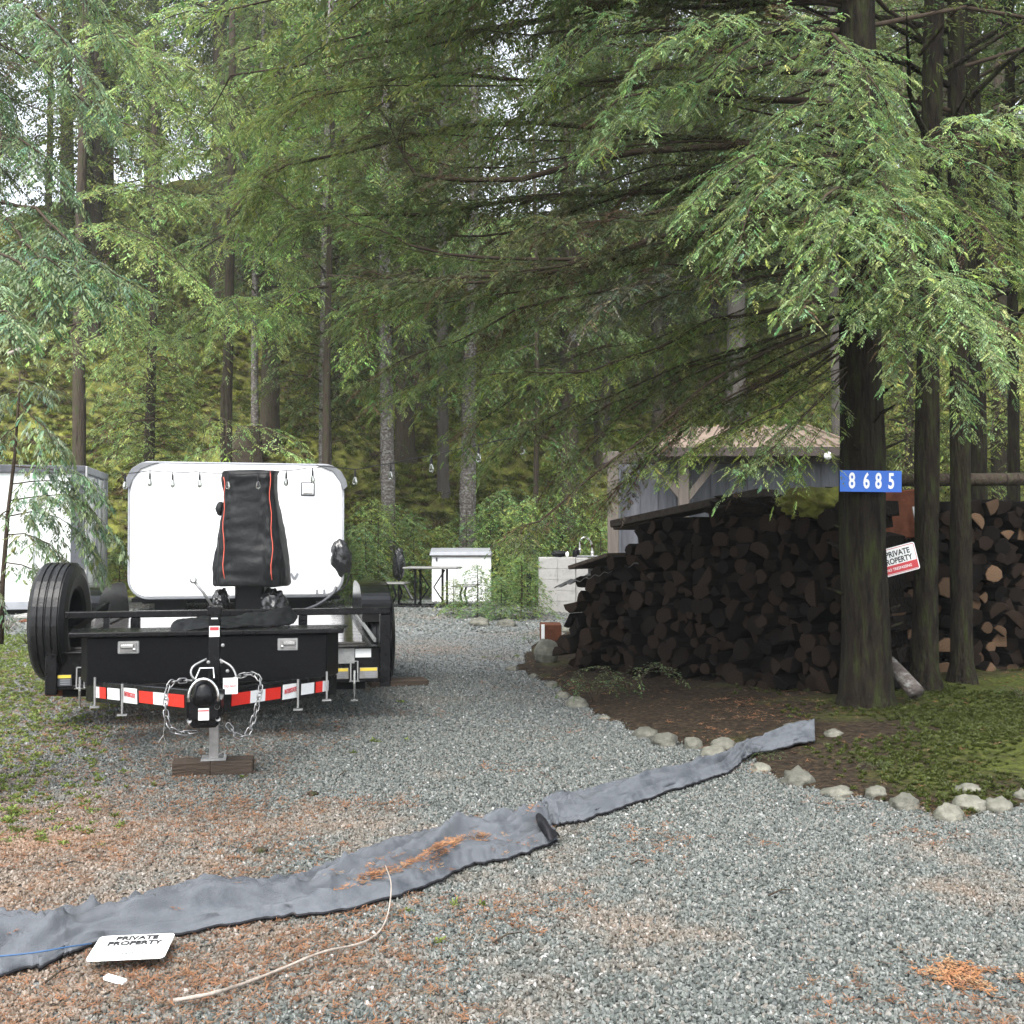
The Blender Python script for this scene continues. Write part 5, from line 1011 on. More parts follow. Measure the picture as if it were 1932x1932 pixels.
BO = [ # interior and far side, dull
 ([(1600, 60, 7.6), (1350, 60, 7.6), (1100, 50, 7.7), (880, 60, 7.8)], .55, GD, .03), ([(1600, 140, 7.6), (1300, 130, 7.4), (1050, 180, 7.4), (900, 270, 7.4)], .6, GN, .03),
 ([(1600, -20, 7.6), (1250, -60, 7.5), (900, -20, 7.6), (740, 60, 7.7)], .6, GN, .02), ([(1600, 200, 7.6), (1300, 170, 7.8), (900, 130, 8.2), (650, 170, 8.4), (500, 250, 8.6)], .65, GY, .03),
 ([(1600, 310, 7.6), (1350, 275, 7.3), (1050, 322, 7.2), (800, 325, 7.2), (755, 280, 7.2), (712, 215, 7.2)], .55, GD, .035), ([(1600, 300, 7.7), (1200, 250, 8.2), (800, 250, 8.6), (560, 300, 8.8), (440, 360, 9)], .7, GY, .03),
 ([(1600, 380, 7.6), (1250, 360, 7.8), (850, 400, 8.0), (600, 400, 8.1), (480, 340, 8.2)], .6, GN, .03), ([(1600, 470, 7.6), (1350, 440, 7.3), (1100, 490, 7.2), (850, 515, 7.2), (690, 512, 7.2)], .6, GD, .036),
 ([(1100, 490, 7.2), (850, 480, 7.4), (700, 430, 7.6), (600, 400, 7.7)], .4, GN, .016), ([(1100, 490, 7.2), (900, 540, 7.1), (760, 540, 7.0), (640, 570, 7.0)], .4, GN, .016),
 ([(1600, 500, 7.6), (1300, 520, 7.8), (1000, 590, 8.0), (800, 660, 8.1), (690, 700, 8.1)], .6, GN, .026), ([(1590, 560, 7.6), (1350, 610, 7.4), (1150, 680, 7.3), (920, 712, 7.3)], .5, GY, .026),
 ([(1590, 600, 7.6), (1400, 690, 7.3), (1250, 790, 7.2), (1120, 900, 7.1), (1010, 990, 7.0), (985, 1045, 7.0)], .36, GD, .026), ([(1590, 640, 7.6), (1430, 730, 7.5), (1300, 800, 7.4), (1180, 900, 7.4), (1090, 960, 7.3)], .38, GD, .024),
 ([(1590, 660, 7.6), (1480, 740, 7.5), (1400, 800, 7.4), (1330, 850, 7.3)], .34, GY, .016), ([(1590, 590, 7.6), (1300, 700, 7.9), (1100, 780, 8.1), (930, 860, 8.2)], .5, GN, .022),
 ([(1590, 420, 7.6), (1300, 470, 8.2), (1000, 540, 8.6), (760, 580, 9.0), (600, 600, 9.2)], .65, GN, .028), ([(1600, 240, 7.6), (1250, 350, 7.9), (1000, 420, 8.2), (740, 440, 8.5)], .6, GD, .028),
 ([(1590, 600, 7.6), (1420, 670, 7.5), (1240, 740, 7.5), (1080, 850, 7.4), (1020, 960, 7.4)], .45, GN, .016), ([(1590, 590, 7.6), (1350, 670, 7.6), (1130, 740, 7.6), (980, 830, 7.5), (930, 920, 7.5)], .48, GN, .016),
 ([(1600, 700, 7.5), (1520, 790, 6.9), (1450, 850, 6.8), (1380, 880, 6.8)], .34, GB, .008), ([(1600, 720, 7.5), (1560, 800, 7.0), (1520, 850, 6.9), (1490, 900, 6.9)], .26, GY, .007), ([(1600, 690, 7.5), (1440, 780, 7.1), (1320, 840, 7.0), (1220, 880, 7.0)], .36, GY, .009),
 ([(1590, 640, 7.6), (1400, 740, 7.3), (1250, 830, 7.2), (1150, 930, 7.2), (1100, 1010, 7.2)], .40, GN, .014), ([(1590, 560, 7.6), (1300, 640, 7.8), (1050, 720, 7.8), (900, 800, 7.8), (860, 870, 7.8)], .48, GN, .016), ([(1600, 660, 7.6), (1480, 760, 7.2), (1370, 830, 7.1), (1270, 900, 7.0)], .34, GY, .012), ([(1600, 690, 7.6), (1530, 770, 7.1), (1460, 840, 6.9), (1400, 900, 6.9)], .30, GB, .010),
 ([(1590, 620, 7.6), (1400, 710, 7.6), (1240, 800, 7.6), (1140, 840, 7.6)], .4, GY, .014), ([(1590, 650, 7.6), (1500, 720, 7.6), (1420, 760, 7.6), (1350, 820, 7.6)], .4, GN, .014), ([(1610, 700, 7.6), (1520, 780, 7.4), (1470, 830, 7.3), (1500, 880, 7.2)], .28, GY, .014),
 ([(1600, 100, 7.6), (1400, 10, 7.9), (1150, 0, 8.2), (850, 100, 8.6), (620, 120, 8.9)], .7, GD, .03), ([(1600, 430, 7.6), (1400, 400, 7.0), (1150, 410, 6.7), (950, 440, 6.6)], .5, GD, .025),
 # sprays nearer the camera, sunlit look put into their paler green
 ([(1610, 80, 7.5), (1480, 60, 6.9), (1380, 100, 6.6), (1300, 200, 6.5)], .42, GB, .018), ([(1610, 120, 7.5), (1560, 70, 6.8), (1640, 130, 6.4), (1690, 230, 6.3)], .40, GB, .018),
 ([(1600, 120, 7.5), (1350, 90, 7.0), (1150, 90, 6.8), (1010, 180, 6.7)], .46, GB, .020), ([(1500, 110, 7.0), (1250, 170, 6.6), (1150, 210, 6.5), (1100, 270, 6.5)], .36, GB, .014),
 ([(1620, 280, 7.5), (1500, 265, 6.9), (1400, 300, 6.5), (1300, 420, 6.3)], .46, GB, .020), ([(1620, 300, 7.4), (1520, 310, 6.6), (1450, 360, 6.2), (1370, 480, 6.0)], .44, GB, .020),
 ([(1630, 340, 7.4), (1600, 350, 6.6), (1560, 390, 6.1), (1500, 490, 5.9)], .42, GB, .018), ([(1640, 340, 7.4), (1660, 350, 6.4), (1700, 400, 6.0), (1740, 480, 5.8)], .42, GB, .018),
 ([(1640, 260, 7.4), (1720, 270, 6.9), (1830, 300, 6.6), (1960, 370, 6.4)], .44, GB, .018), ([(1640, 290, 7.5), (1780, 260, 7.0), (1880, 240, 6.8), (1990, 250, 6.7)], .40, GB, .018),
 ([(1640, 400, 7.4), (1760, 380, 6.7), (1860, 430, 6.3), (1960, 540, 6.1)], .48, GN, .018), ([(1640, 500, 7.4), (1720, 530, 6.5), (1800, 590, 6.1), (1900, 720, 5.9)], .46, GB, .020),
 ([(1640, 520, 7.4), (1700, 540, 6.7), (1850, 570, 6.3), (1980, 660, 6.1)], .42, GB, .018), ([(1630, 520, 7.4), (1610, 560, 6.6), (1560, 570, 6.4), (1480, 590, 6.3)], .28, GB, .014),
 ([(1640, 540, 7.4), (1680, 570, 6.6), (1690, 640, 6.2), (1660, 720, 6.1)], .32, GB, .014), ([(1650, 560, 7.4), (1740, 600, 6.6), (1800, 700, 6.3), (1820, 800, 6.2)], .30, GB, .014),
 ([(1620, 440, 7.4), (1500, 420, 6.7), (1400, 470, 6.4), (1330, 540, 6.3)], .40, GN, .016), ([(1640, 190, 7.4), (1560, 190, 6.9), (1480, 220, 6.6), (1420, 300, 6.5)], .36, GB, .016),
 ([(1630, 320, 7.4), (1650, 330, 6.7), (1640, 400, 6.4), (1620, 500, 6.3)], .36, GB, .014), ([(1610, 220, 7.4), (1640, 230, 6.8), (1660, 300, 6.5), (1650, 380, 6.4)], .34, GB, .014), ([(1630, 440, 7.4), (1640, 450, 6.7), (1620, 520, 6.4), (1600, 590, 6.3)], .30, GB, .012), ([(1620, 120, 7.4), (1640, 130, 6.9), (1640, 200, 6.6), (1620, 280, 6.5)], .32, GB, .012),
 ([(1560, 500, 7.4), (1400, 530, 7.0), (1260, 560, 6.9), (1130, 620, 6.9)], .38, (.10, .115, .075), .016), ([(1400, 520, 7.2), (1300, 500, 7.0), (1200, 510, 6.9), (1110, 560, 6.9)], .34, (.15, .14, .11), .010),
]
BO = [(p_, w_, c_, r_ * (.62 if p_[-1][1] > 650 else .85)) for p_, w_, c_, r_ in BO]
JIT = []
for pts, w_, c_, r_ in BO:
    if pts[-1][1] > 850: continue
    for q in range(1):
        ox, oy, od = rngA.normal(0, 45), rngA.normal(0, 38), rngA.normal(0, .3)
        JIT.append(([(pts[0][0], pts[0][1] + rngA.normal(0, 60), pts[0][2])] + [(x + ox * (k + 1) / 2, y + oy * (k + 1) / 2, d + od * (k + 1) / 2) for k, (x, y, d) in enumerate(pts[1:])], w_ * rngA.uniform(.8, 1.1), c_, r_ * .35))
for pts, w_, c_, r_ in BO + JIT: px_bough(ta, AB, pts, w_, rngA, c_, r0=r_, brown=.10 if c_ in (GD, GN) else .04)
for i in range(16):
    a = rngA.uniform(2.6, 6.6); z = rngA.uniform(.5, 3.0); r_ = .15; L = rngA.uniform(.04, .16)
    MB().tube([(math.cos(a) * r_, math.sin(a) * r_, z), (math.cos(a) * (r_ + L), math.sin(a) * (r_ + L), z + L * .4)], [.012, .006], 6).build('branch_stub', M['barkdark'], ta)
# higher crown over the frame, shading the firewood
for i in range(46):
    a = i * 2.4; z = 4.9 + i * .10; L = rngA.uniform(2.4, 4.2) * (1 - i * .012); dx, dy = math.cos(a), math.sin(a)
    if dy < -.2: continue
    pl = [(0, 0, z), (dx * L * .4, dy * L * .4, z + .15), (dx * L * .8, dy * L * .8, z - .1), (dx * L, dy * L, z - .45)]
    f = Fol(); f.add(bough(pl, .75, .12, .09, .20, .026, rngA, col=GN, r0=.018, l3=.055, w3=.008, m3=6)); link('bough', f.mesh('bough'), ta)
for i in range(44):
    a = math.pi + rngA.uniform(-.8, .95); z = rngA.uniform(5.0, 7.4); L = rngA.uniform(3.2, 6.2); dx, dy = math.cos(a), math.sin(a)
    pl = [(0, 0, z), (dx * L * .4, dy * L * .4, z + .3), (dx * L * .8, dy * L * .8, z + .05), (dx * L, dy * L, z - .35)]
    f = Fol(); f.add(bough(pl, 1.1, .14, .10, .24, .03, rngA, col=GN, r0=.020, l3=.075, w3=.011, m3=6)); link('bough', f.mesh('bough'), ta)
# house number plate
c = P(1643, 908, 7.55 - .215); hp = bpy.data.objects.new('house_number_plate', None); COL.objects.link(hp); hp.location = tuple(c); hp.rotation_euler = (0, R(.6), R(2)); tag(hp, 'blue plate with white digits 8685 fixed across the mossy trunk', 'number plate')
MB().box((0, .002, 0), (.428, .003, .146)).build('plate', M['blue'], hp, .001)
for x, ch_ in ((1607, '8'), (1634.5, '6'), (1657.5, '8'), (1682, '5')): text_mesh(ch_, .148, M['signwhite'], hp, ((x - 1643) / 276, -.0012, -.002), (R(90), 0, 0), name='digit', sx=.62, bold=.0035)
def side_tree(label, x, y, D, r, h, lean, m, seed, name='hemlock_tree', sway=.015, top=.6, **kw):
    p = P(x, y, D); b = np.array([p[0], D, gz(p[0], D) - .02]); t = tree_thing(name, label, b); link('trunk', trunk_mesh('trunk', h, r, m, seed, lean=lean, n=14, rough=.16, flare=.3, sway=sway, top=top), t); return t, b
rngB = np.random.default_rng(7)
SIDE = [('mossy trunk just right of the tilted sign, leaning slightly right', 1745, 1285, 8.2, .098, 9, (.022, 0), 4), ('straight mossy trunk in front of the round pale log ends', 1812, 1290, 8.5, .085, 9, (.004, 0), 5),
        ('dark trunk rising behind the second firewood stack', 1850, 1200, 10.4, .085, 10, (-.004, 0), 6), ('slim mossy trunk near the right edge behind the firewood', 1914, 1200, 11.6, .065, 10, (.0, 0), 8)]
for k, (lab, x, y, D, r, h, ln, sd) in enumerate(SIDE):
    t, b = side_tree(lab, x, y, D, r, h, ln, M['barkdark'], sd)
    for i in range(9):       # bare mossy limbs
        a = rngB.uniform(0, 6.28); z = rngB.uniform(2.9, 6.5); L = rngB.uniform(.8, 1.9); s_ = 1 if i % 2 else -1
        pl = [(z * ln[0], 0, z), (s_ * L * .5 * abs(math.cos(a)) + .1 * s_, math.sin(a) * L * .4, z + L * .25), (s_ * L * abs(math.cos(a)) + .2 * s_, math.sin(a) * L, z + L * .5)]
        f = Fol(); f.add(bough(pl, .10, .05, .035, .035, .006, rngB, col=(.05, .06, .014), r0=.028, droop=.6)); link('limb', f.mesh('limb', [M['leaf'], M['barkdark']]), t)
    for i in range(12):
        a = i * 2.4 + k; z = 4.2 + i * .35; L = rngB.uniform(1.4, 2.6); dx, dy = math.cos(a), math.sin(a)
        f = Fol(); f.add(bough([(0, 0, z), (dx * L * .5, dy * L * .5, z + .1), (dx * L, dy * L, z - .4)], .6, .10, .075, .18, .02, rngB, col=GN, r0=.018, l3=.05, w3=.008, m3=6)); link('bough', f.mesh('bough'), t)

# ------------------------------------------------------------------ cedar entering from the left edge
LB = np.array([-2.75, 5.2, 0]); lt = tree_thing('cedar_tree', 'near cedar at the left edge with hanging blue-green sprays', LB)
link('trunk', trunk_mesh('trunk', 7, .15, M['bark'], 12, lean=(0, 0), n=14, sway=.01, top=.7), lt)
GC = (.165, .235, .125); rngL = np.random.default_rng(5)
for pts, w_ in [([(-60, -40, 5.2), (60, 20, 5.0), (140, 90, 4.9), (200, 220, 4.8)], .30), ([(-60, 60, 5.2), (60, 110, 5.3), (140, 180, 5.3), (195, 225, 5.3)], .26), ([(-60, 250, 5.2), (20, 265, 4.9), (80, 290, 4.8), (132, 350, 4.7)], .22),
                ([(-60, 360, 5.2), (60, 400, 4.7), (150, 460, 4.5), (232, 546, 4.4)], .30), ([(-60, 380, 5.2), (30, 430, 4.6), (90, 490, 4.4), (160, 560, 4.3)], .26), ([(-60, 460, 5.2), (0, 480, 4.5), (50, 520, 4.3), (92, 590, 4.2)], .24),
                ([(-60, 480, 5.2), (-30, 510, 4.3), (0, 560, 4.1), (30, 620, 4.0)], .24), ([(-60, 140, 5.2), (-30, 170, 4.9), (0, 260, 4.8), (14, 360, 4.7)], .16), ([(-60, -60, 5.2), (80, -60, 5.6), (180, 20, 5.8), (260, 120, 5.9)], .3)]:
    px_bough(lt, LB, pts, w_, rngL, GC, ds=.030, dsub=.022, ll=.085, l3=.030, w3=.0044, m3=8, droop=.6, r0=.010, hang=.45)

# ------------------------------------------------------------------ sapling in front of the container
SB = np.array([P(6, 1200, 8.6)[0], 8.6, 0]); sp = tree_thing('cedar_sapling', 'slender drooping sapling standing in front of the white container', SB)
tk = MB().tube([tuple(P(*p) - SB) for p in [(2, 1215, 8.6), (5, 1100, 8.6), (16, 960, 8.6), (28, 860, 8.6), (36, 745, 8.6), (38, 700, 8.6)]], [.022, .020, .016, .013, .009, .004], 7).build('trunk', M['twig'], sp, smooth=True)
GS = (.16, .22, .12)
for pts, w_ in [([(38, 715, 8.6), (70, 725, 8.5), (105, 755, 8.4)], .14), ([(38, 740, 8.6), (10, 745, 8.6), (-30, 790, 8.5)], .16), ([(36, 760, 8.6), (75, 800, 8.5), (100, 830, 8.4), (112, 880, 8.4)], .18), ([(35, 800, 8.6), (10, 820, 8.5), (-20, 850, 8.5)], .18),
                ([(30, 880, 8.6), (90, 885, 8.5), (150, 895, 8.5), (190, 930, 8.5)], .20), ([(26, 912, 8.6), (110, 905, 8.5), (170, 925, 8.5)], .16), ([(20, 945, 8.6), (90, 935, 8.4), (160, 945, 8.4), (245, 1030, 8.4)], .20), ([(16, 975, 8.6), (80, 965, 8.7), (150, 1000, 8.8), (190, 1060, 8.8)], .22),
                ([(14, 1010, 8.6), (60, 1010, 8.4), (110, 1050, 8.3), (140, 1110, 8.3)], .20), ([(8, 1060, 8.6), (60, 1070, 8.5), (120, 1110, 8.4), (160, 1170, 8.4)], .18), ([(20, 960, 8.6), (-10, 980, 8.5), (-40, 1020, 8.5)], .2), ([(6, 1090, 8.6), (-20, 1130, 8.5), (-40, 1180, 8.5)], .2)]:
    px_bough(sp, SB, pts, w_ * 1.35, rngL, GS, ds=.04, dsub=.028, ll=.085, l3=.046, w3=.0075, m3=8, droop=.9, r0=.006, hang=.7, name='branch')

# ------------------------------------------------------------------ understorey hemlocks in the middle distance
def under(label, bx, D, r, h, boughs, col, seed, lean=(0, 0), m='bark', by=None, ds=.10, dsub=.07, ll=.20):
    p = P(bx, 1000, D); b = np.array([p[0], D, gz(p[0], D) - .05]); t = tree_thing('hemlock_tree', label, b); link('trunk', trunk_mesh('trunk', h, r, M[m], seed, lean=lean, n=12, top=.4), t)
    rg = np.random.default_rng(seed)
    jit = []
    for pts, w_ in boughs:
        for q in range(1 if len(boughs) > 6 else 0):
            ox, oy, od = rg.normal(0, 34), rg.normal(0, 26), rg.normal(0, .5)
            jit.append(([pts[0]] + [(x + ox * (k + 1) / 2, y + oy * (k + 1) / 2, d + od) for k, (x, y, d) in enumerate(pts[1:])], w_ * rg.uniform(.7, 1.1)))
    for pts, w_ in boughs + jit: px_bough(t, b, pts, w_, rg, col, ds=ds, dsub=dsub, ll=ll, l3=.078, w3=.0135, m3=6, droop=.45, r0=.022, hang=.3)
    return t, b
GM = (.225, .300, .105)
under('hemlock with long layered light green boughs above the container', 150, 21.5, .15, 14, [
    ([(150, 90, 20.0), (250, 85, 19.3), (340, 120, 18.7), (430, 190, 18.5)], 1.19), ([(150, 60, 20.0), (220, 60, 19.4), (290, 130, 18.8), (330, 260, 18.5)], 1.12), ([(150, 200, 20.0), (260, 170, 19.3), (350, 195, 18.8), (425, 265, 18.5)], 1.00),
    ([(150, 230, 20.0), (220, 230, 19.3), (290, 260, 18.7), (340, 300, 18.5)], 0.88), ([(150, 380, 20.0), (220, 362, 19.4), (300, 372, 18.9), (350, 400, 18.5)], 0.88), ([(150, 440, 20.0), (230, 432, 19.3), (310, 470, 18.8), (410, 560, 18.5)], 1.00),
    ([(150, 600, 20.0), (200, 590, 19.3), (240, 640, 18.9), (180, 690, 18.7)], 0.88), ([(150, 610, 20.0), (120, 620, 19.3), (110, 660, 18.9)], 0.75), ([(150, 480, 20.0), (200, 520, 19.1), (270, 545, 18.7)], 0.75)], GM, 31)
under('hemlock with a bright umbrella of boughs over the camper', 430, 22.0, .13, 14, [
    ([(430, 570, 21.5), (380, 580, 20.6), (330, 640, 20.2)], 0.88), ([(430, 565, 21.5), (430, 590, 20.4), (400, 660, 19.9)], 0.88), ([(430, 570, 21.5), (480, 590, 20.4), (520, 645, 20.0)], 0.88), ([(435, 565, 21.5), (470, 560, 21.0), (530, 600, 20.6)], 0.75),
    ([(430, 600, 21.5), (350, 640, 20.8), (300, 620, 20.5)], 0.75), ([(430, 370, 21.5), (370, 370, 20.9), (300, 385, 20.5)], 0.88), ([(430, 365, 21.5), (480, 360, 20.9), (540, 400, 20.5)], 0.88), ([(430, 440, 21.5), (380, 470, 20.8), (340, 520, 20.4)], 0.88), ([(430, 450, 21.5), (500, 480, 20.7), (545, 540, 20.4)], 0.88),
    ([(430, 100, 21.5), (520, 95, 20.8), (640, 100, 20.3), (740, 150, 20.0)], 1.25), ([(430, 180, 21.5), (500, 160, 20.8), (600, 170, 20.4), (690, 230, 20.0)], 1.25), ([(430, 260, 21.5), (500, 250, 20.8), (570, 290, 20.4)], 1.12), ([(430, 300, 21.5), (370, 290, 20.8), (300, 330, 20.4)], 1.00), ([(430, 20, 21.5), (520, 0, 20.8), (600, 30, 20.4)], 1.12), ([(430, 30, 21.5), (350, 20, 20.8), (280, 60, 20.4)], 1.12)], GM, 32)
under('low hemlock branches close behind the camper roof', 420, 20.6, .09, 4.4, [
    ([(420, 800, 20.6), (400, 790, 20), (375, 850, 19.6)], .5), ([(420, 790, 20.6), (430, 800, 19.8), (410, 860, 19.5)], .5), ([(430, 830, 20.6), (500, 805, 20), (575, 850, 19.7)], .5), ([(430, 850, 20.6), (520, 840, 20), (580, 872, 19.7)], .45), ([(290, 790, 20.6), (250, 800, 20.1), (225, 850, 19.8)], .5), ([(420, 840, 20.6), (380, 850, 20.2), (330, 870, 19.9)], .4)], GM, 33)
under('yellow-green hemlock whose sprays fan out behind the big tree', 620, 21.2, .09, 12, [
    ([(620, 180, 20.7), (560, 190, 20.1), (490, 250, 19.8)], 1.12), ([(620, 230, 20.7), (540, 250, 20.0), (450, 330, 19.7)], 1.12), ([(620, 300, 20.7), (540, 310, 20.0), (460, 360, 19.7)], 0.98), ([(620, 330, 20.7), (560, 370, 20.0), (500, 440, 19.7)], 0.98), ([(620, 400, 20.7), (560, 430, 20.1), (520, 480, 19.8)], 0.84),
    ([(620, 200, 20.7), (680, 210, 20.0), (740, 280, 19.7)], 1.12), ([(620, 280, 20.7), (700, 300, 20.0), (770, 370, 19.7)], 1.12), ([(620, 360, 20.7), (690, 400, 20.0), (740, 460, 19.7)], 0.98), ([(620, 520, 20.7), (690, 540, 20.0), (760, 620, 19.7)], 0.98), ([(620, 540, 20.7), (560, 560, 20.2), (520, 620, 19.9)], 0.84), ([(620, 60, 20.7), (560, 70, 20.2), (500, 130, 20.0)], 1.12), ([(620, 80, 20.7), (700, 60, 20.2), (780, 120, 20.0)], 1.12), ([(620, 580, 20.7), (680, 620, 20.1), (640, 690, 19.9)], 0.70)], (.145, .220, .060), 34)
under('hemlock with long drooping sprays left of the shed', 1010, 22.6, .07, 10, [
    ([(1010, 560, 22.2), (940, 570, 21.7), (860, 640, 21.4)], 0.98), ([(1010, 540, 22.2), (1080, 560, 21.7), (1150, 640, 21.4)], 0.98), ([(1010, 650, 22.2), (960, 670, 21.7), (900, 760, 21.4)], 0.84), ([(1010, 700, 22.2), (1060, 700, 21.7), (1130, 760, 21.5)], 0.84), ([(1010, 790, 22.2), (960, 820, 21.8), (900, 890, 21.5)], 0.84), ([(1010, 820, 22.2), (1060, 840, 21.8), (1100, 900, 21.6)], 0.70), ([(1010, 400, 22.2), (930, 420, 21.7), (850, 500, 21.4)], 0.98), ([(1010, 420, 22.2), (1100, 440, 21.7), (1180, 520, 21.4)], 0.98)], (.105, .160, .052), 35)

# ------------------------------------------------------------------ forest on the hillside
CROWNS = [crown_mesh('crown', 100 + i, z0, z1, rm, nb, c, ds=.15, dsub=.115, ll=.32, lw=.026, dead=6, brown=.04) for i, (z0, z1, rm, nb, c) in enumerate([
    (3.2, 16, 3.0, 108, (.125, .165, .055)), (4.0, 16, 3.4, 104, (.105, .145, .050)), (2.2, 13, 2.6, 100, (.145, .195, .065)), (5.5, 18, 3.0, 76, (.100, .135, .048)), (1.4, 12, 2.8, 104, (.155, .195, .055)), (7, 19, 3.4, 74, (.100, .138, .050))])]
TR = {m: [trunk_mesh('trunk', h, r, M[m], 50 + i, n=12, lean=(ln, 0), top=.35) for i, (h, r, ln) in enumerate([(19, .22, .0), (19, .15, .01), (17, .28, -.008)])] for m in ('bark', 'barkgrey', 'barkwhite')}
NAMED = [ # px x, D, trunk material, crown, scale, label
 (730, 23.2, 'barkwhite', 3, .78, 'pale lichen-spotted straight trunk nearest behind the picnic table', 'alder_tree'), (840, 27.0, 'barkgrey', 5, 1.0, 'thick grey cedar trunk in the middle of the slope', 'cedar_tree'), (885, 24.5, 'barkwhite', 3, .72, 'pale speckled trunk leaning right beside the thick grey cedar', 'alder_tree'),
 (617, 25.0, 'barkwhite', 1, .75, 'speckled trunk rising above the right corner of the camper', 'alder_tree'), (480, 27.5, 'barkwhite', 3, .7, 'thin whitish trunk above the covered machine', 'alder_tree'), (512, 28.5, 'bark', 1, .9, 'brown trunk right of the thin whitish one', 'hemlock_tree'), (284, 24.0, 'bark', 2, .62, 'slim brown trunk above the left end of the camper', 'hemlock_tree'),
 (636, 31.0, 'bark', 5, 1.1, 'broad dark trunk on the slope behind the camper corner', 'hemlock_tree'), (1075, 27.0, 'bark', 1, .9, 'dark trunk on the slope right of the string lights', 'hemlock_tree'), (1140, 29.0, 'bark', 3, 1.0, 'brown trunk uphill of the concrete counter', 'hemlock_tree'), (85, 36.0, 'bark', 5, .8, 'thin dark trunk against the bright sky gap at left', 'hemlock_tree'),
 (165, 33.0, 'bark', 5, 1.25, 'thick trunk with a broken collar above the container', 'hemlock_tree'), (405, 34.0, 'bark', 5, 1.3, 'stout trunk at the top left beside the sky gap', 'hemlock_tree'), (455, 35.0, 'barkgrey', 5, 1.2, 'grey trunk at the top right of the stout one', 'cedar_tree'), (120, 34.0, 'bark', 3, .9, 'second thin trunk right of the bright sky gap', 'hemlock_tree'),
 (1580, 22.5, 'barkgrey', 5, .9, 'grey trunk seen just left of the numbered tree above the shed', 'cedar_tree'), (1720, 24.0, 'bark', 4, .8, 'yellow-green hemlock glowing between the right trunks', 'hemlock_tree'), (1890, 23.0, 'bark', 4, .8, 'yellow-green hemlock behind the far right trunk', 'hemlock_tree')]
def bgtree(x, D, m, ci, s, lab, nm, i, group=None):
    p = P(x, 1000, D); t = tree_thing(nm, lab, (p[0], D, gz(p[0], D) - .1), group); t.rotation_euler.z = i * 1.7; t.scale = (s, s, s)
    link('trunk', TR[m][i % 3], t); link('crown', CROWNS[ci], t); return t
rf = random.Random(4); placed = []; SLOPE = []
for i, (x, D, m, ci, s, lab, nm) in enumerate(NAMED): bgtree(x, D, m, ci, s, lab, nm, i); placed.append((P(x, 1000, D)[0], D))
cnt = 0; tries = 0
while cnt < 50 and tries < 3000:
    tries += 1; D = rf.uniform(27.5, 47); x = rf.uniform(-.56, .58) * D
    if any((x - a) ** 2 + (D - b) ** 2 < 2.6 for a, b in placed): continue
    if -.505 * D < x < -.405 * D: continue      # the bright gap at the left
    placed.append((x, D)); ci = rf.choice((1, 3, 5, 3) if D < 30 else (0, 1, 2, 4, 2, 4)); s = rf.uniform(.8, 1.25)
    nm = 'hemlock_tree'; lab = None; g = 'conifers up the slope' if D < 36 else 'conifers along the hill crest'
    if 0: lab, nm, g = (('dark conifer among the rows of trunks up the slope', 'hemlock_tree', 'conifers up the slope') if D < 36 else ('far conifer on the top of the slope against the sky', 'hemlock_tree', 'conifers along the hill crest'))
    _t = bgtree(CX + FPX * x / D, D, rf.choice(('bark', 'bark', 'barkgrey')), ci, s, lab, nm, cnt, g); cnt += 1; SLOPE.append((x, D, _t))
ORD = ['nearest', 'second nearest', 'third nearest', 'fourth nearest', 'fifth nearest', 'sixth nearest', 'seventh nearest', 'eighth nearest', 'ninth nearest', 'tenth nearest', 'eleventh nearest', 'twelfth nearest', 'thirteenth nearest', 'fourteenth nearest', 'fifteenth nearest', 'sixteenth nearest', 'seventeenth nearest', 'eighteenth nearest', 'nineteenth nearest', 'twentieth nearest'] + ['twenty-%s nearest' % q for q in 'first second third fourth fifth sixth seventh eighth ninth'.split()] + ['thirtieth nearest'] + ['thirty-%s nearest' % q for q in 'first second third fourth fifth sixth seventh eighth ninth'.split()]
ZONES = [(-1e9, 'above the container'), (205, 'above the left half of the camper'), (440, 'above the right half of the camper'), (655, 'between the camper and picnic table'), (800, 'above the white chest'), (950, 'left of the shed'), (1170, 'above the left part of the shed'), (1400, 'above the right part of the shed'), (1600, 'behind the numbered trunk'), (1700, 'between the mossy trunks at right'), (1850, 'behind the right edge of the picture')]
def zone_labels(items, fmt):
    by = {}
    for x, D, o in items:
        z = [n for a, n in ZONES if CX + FPX * x / D >= a][-1]; by.setdefault(z, []).append((D, o))
    for z, l in by.items():
        l.sort(key=lambda q: q[0])
        for i, (D, o) in enumerate(l): o['label'] = fmt % (ORD[min(i, 38)], z)
zone_labels(SLOPE, '%s dark conifer on the wooded slope %s')
for x, D, sc_ in ((6.3, 7.6, 1.0), (8.5, 11.5, 1.1), (5.6, 10.9, .9)):  # off-frame trees added to block sky from the right and darken the bed
    t = tree_thing('hemlock_tree', {6.3: 'unseen hemlock added for shade just outside the right edge beside the firewood', 8.5: 'unseen hemlock added for shade outside the right edge behind the firewood', 5.6: 'hemlock added for shade off the right edge behind the second firewood stack'}[x], (x, D, 0)); t.scale = (sc_,) * 3; link('trunk', TR['bark'][1], t); link('crown', CROWNS[3], t)
# hillside snags and stump
o = MB().tube([(0, 0, 0), (.9, .2, .45)], [.05, .04], 7).build('fallen_branch', M['stick'], None, loc=tuple(P(15, 668, 26))); tag(o, 'pale fallen branch lying on the slope at the left edge', 'fallen branch')
p = P(455, 800, 27.5); zz = gz(p[0], 27.5); o = link('stump', trunk_mesh('stump', 1.5, .5, M['bark'], 71, lean=(.12, 0), n=16, rough=.3, flare=.5, top=.45), None, (p[0], 27.5, zz - .1)); tag(o, 'broad dark mossy stump on the slope behind the thin whitish trunk', 'stump')

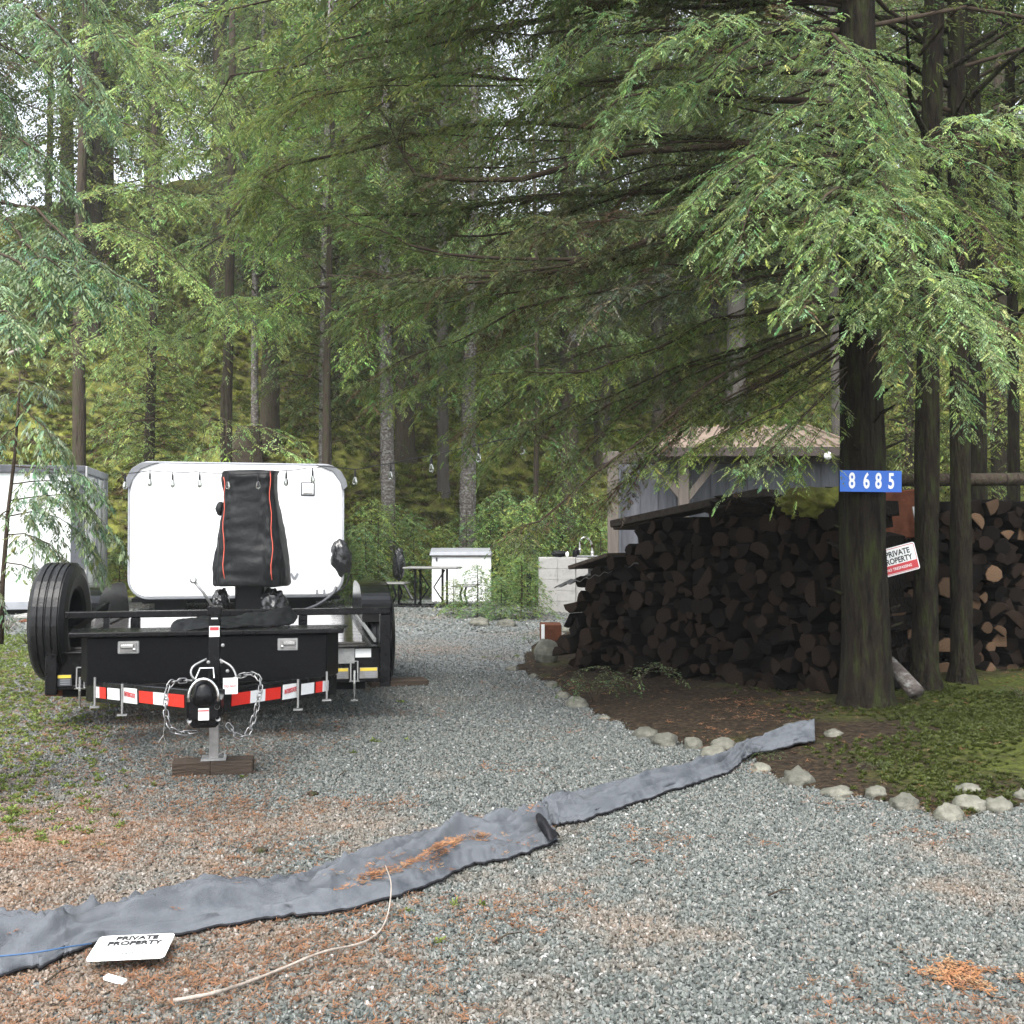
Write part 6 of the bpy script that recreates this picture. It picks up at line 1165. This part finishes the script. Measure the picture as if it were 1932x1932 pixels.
# ------------------------------------------------------------------ saplings and ferns
SAPM = [crown_mesh('foliage', 200 + i, .12, 1.9, .75, 46, c, ds=.06, dsub=.045, ll=.13, lw=.014, rs=.3, width=.34, droop=.5, arch=.2, rmin=.35, ramp=.7) for i, c in enumerate([(.15, .22, .070), (.13, .20, .08), (.17, .225, .065)])]
SAPT = MB().tube([(0, 0, -.05), (.02, 0, 1), (0, .01, 2.0)], [.02, .014, .004], 6).build('trunk', M['twig'], None); saptm = SAPT.data; COL.objects.unlink(SAPT); bpy.data.objects.remove(SAPT)
SAP = [(662, 1110, 19.6, .6, 'low'), (690, 1100, 20.2, .8, ''), (715, 1100, 21, .95, ''), (745, 1090, 21.4, 1.0, ''), (780, 1080, 22, .9, ''), (700, 1060, 22.4, 1.1, ''), (925, 1080, 21.8, 1.0, ''), (950, 1050, 22.2, 1.2, ''), (985, 1060, 20.6, 1.0, ''), (1020, 1040, 21.0, 1.1, ''), (1060, 1030, 21.4, 1.0, ''), (1100, 1020, 21.6, 1.15, ''), (1135, 1030, 21.0, .9, ''), (880, 1060, 22.6, .9, ''), (835, 1050, 23, .8, ''), (225, 1120, 20.4, .6, ''), (655, 1040, 22.6, .8, ''), (965, 1100, 19.8, .7, ''), (990, 1110, 19.4, .6, ''), (1000, 985, 24.0, 1.0, ''), (940, 960, 24.5, 1.0, '')]
SL = []
for i, (x, y, D, s, _) in enumerate(SAP):
    p = P(x, 1000, D); t = tree_thing('hemlock_sapling', 'light green hemlock sapling in the thicket behind the table and counter', (p[0], D, gz(p[0], D)), 'saplings behind the table'); t['category'] = 'sapling'
    t.scale = (s * 1.15, s * 1.15, s); t.rotation_euler.z = i * 1.3; link('trunk', saptm, t); link('foliage', SAPM[i % 3], t); SL.append((p[0], D, t))
zone_labels(SL, '%s light green hemlock sapling %s')
for x, y, s, i, lab in ((983, 1168, .62, 0, 'tallest seedling on the gravel island beside the counter'), (900, 1165, .52, 1, 'bushy seedling at the middle of the gravel island'), (855, 1160, .36, 2, 'low seedling at the left end of the gravel island'), (945, 1170, .42, 1, 'small seedling between the island stones'), (1010, 1160, .35, 0, 'small seedling at the right end of the gravel island')):
    p = G(x, y); t = tree_thing('hemlock_seedling', lab, (p[0], p[1], 0)); t['category'] = 'seedling'; t.scale = (s * 1.35, s * 1.35, s * .85); link('trunk', saptm, t); link('foliage', SAPM[i], t)
FERN = []
for sd, c in ((1, (.075, .115, .045)), (2, (.10, .14, .06)), (3, (.06, .10, .035))):
    rg = np.random.default_rng(sd); f = Fol()
    for k in range(11):
        a = k * 2.4 / 1.0 + rg.uniform(-.2, .2); L = rg.uniform(.5, .85); dx, dy = math.cos(a), math.sin(a)
        f.add(bough([(0, 0, 0), (dx * L * .35, dy * L * .35, L * .42), (dx * L * .75, dy * L * .75, L * .45), (dx * L, dy * L, L * .2)], .11, .035, .055, .055, .012, rg, droop=.1, col=c, r0=.005, hang=.15, start=.15))
    FERN.append(f.mesh('fronds', [M['fern'], M['twig']]))
def fern(x, D, s, lab, g, i, z=None):
    p = P(x, 1000, D); o = link('sword_fern', FERN[i % 3], None, (p[0], D, (gz(p[0], D) if z is None else z)), (0, 0, i * 1.1), (s, s, s)); return tag(o, lab, 'fern', g)
FL = []
for i in range(150):
    D = rf.uniform(22.8, 33); x = rf.uniform(-.5, .5) * D
    FL.append((x, D, fern(CX + FPX * x / D, D, rf.uniform(.7, 1.3), 'fern', 'ferns on the slope', i)))
zone_labels(FL, '%s sword fern on the mossy slope %s')
for x, y, s, lab in ((1185, 1318, .62, 'small fern at the foot of the dark firewood'), (1120, 1330, .50, 'tiny fern left beside the pale border stones'), (1445, 1440, .14, 'green shoot standing on the fabric edge'), (1000, 1215, .30, 'yellowish fern between boulder and counter'), (15, 1190, .55, 'drooping fern left of the spare tyre'), (50, 1215, .45, 'low fern against the spare tyre'), (1925, 1355, .22, 'little green plant at the right edge of the bed'), (1650, 1470, .12, 'tiny weed in the soil behind the right border stones')):
    g = G(x, y); o = link('sword_fern', FERN[len(lab) % 3], None, (g[0], g[1], max(0, bedz(g[0], g[1]))), (0, 0, x), (s, s, s)); tag(o, lab, 'fern')


# ------------------------------------------------------------------ thin haze volume added to lift the dark tones between the trees
hz = bpy.data.materials.new('thin_haze'); hz.use_nodes = True; hn = hz.node_tree.nodes; hn.clear()
ho = hn.new('ShaderNodeOutputMaterial'); hv = hn.new('ShaderNodeVolumePrincipled'); hv.inputs['Color'].default_value = (.92, .96, .95, 1)
hv.inputs['Density'].default_value = HAZE; hv.inputs['Anisotropy'].default_value = .2; hz.node_tree.links.new(hv.outputs[0], ho.inputs['Volume'])
tag(MB().box((0, 60, 23), (260, 300, 48)).build('haze', hz), kind='stuff')
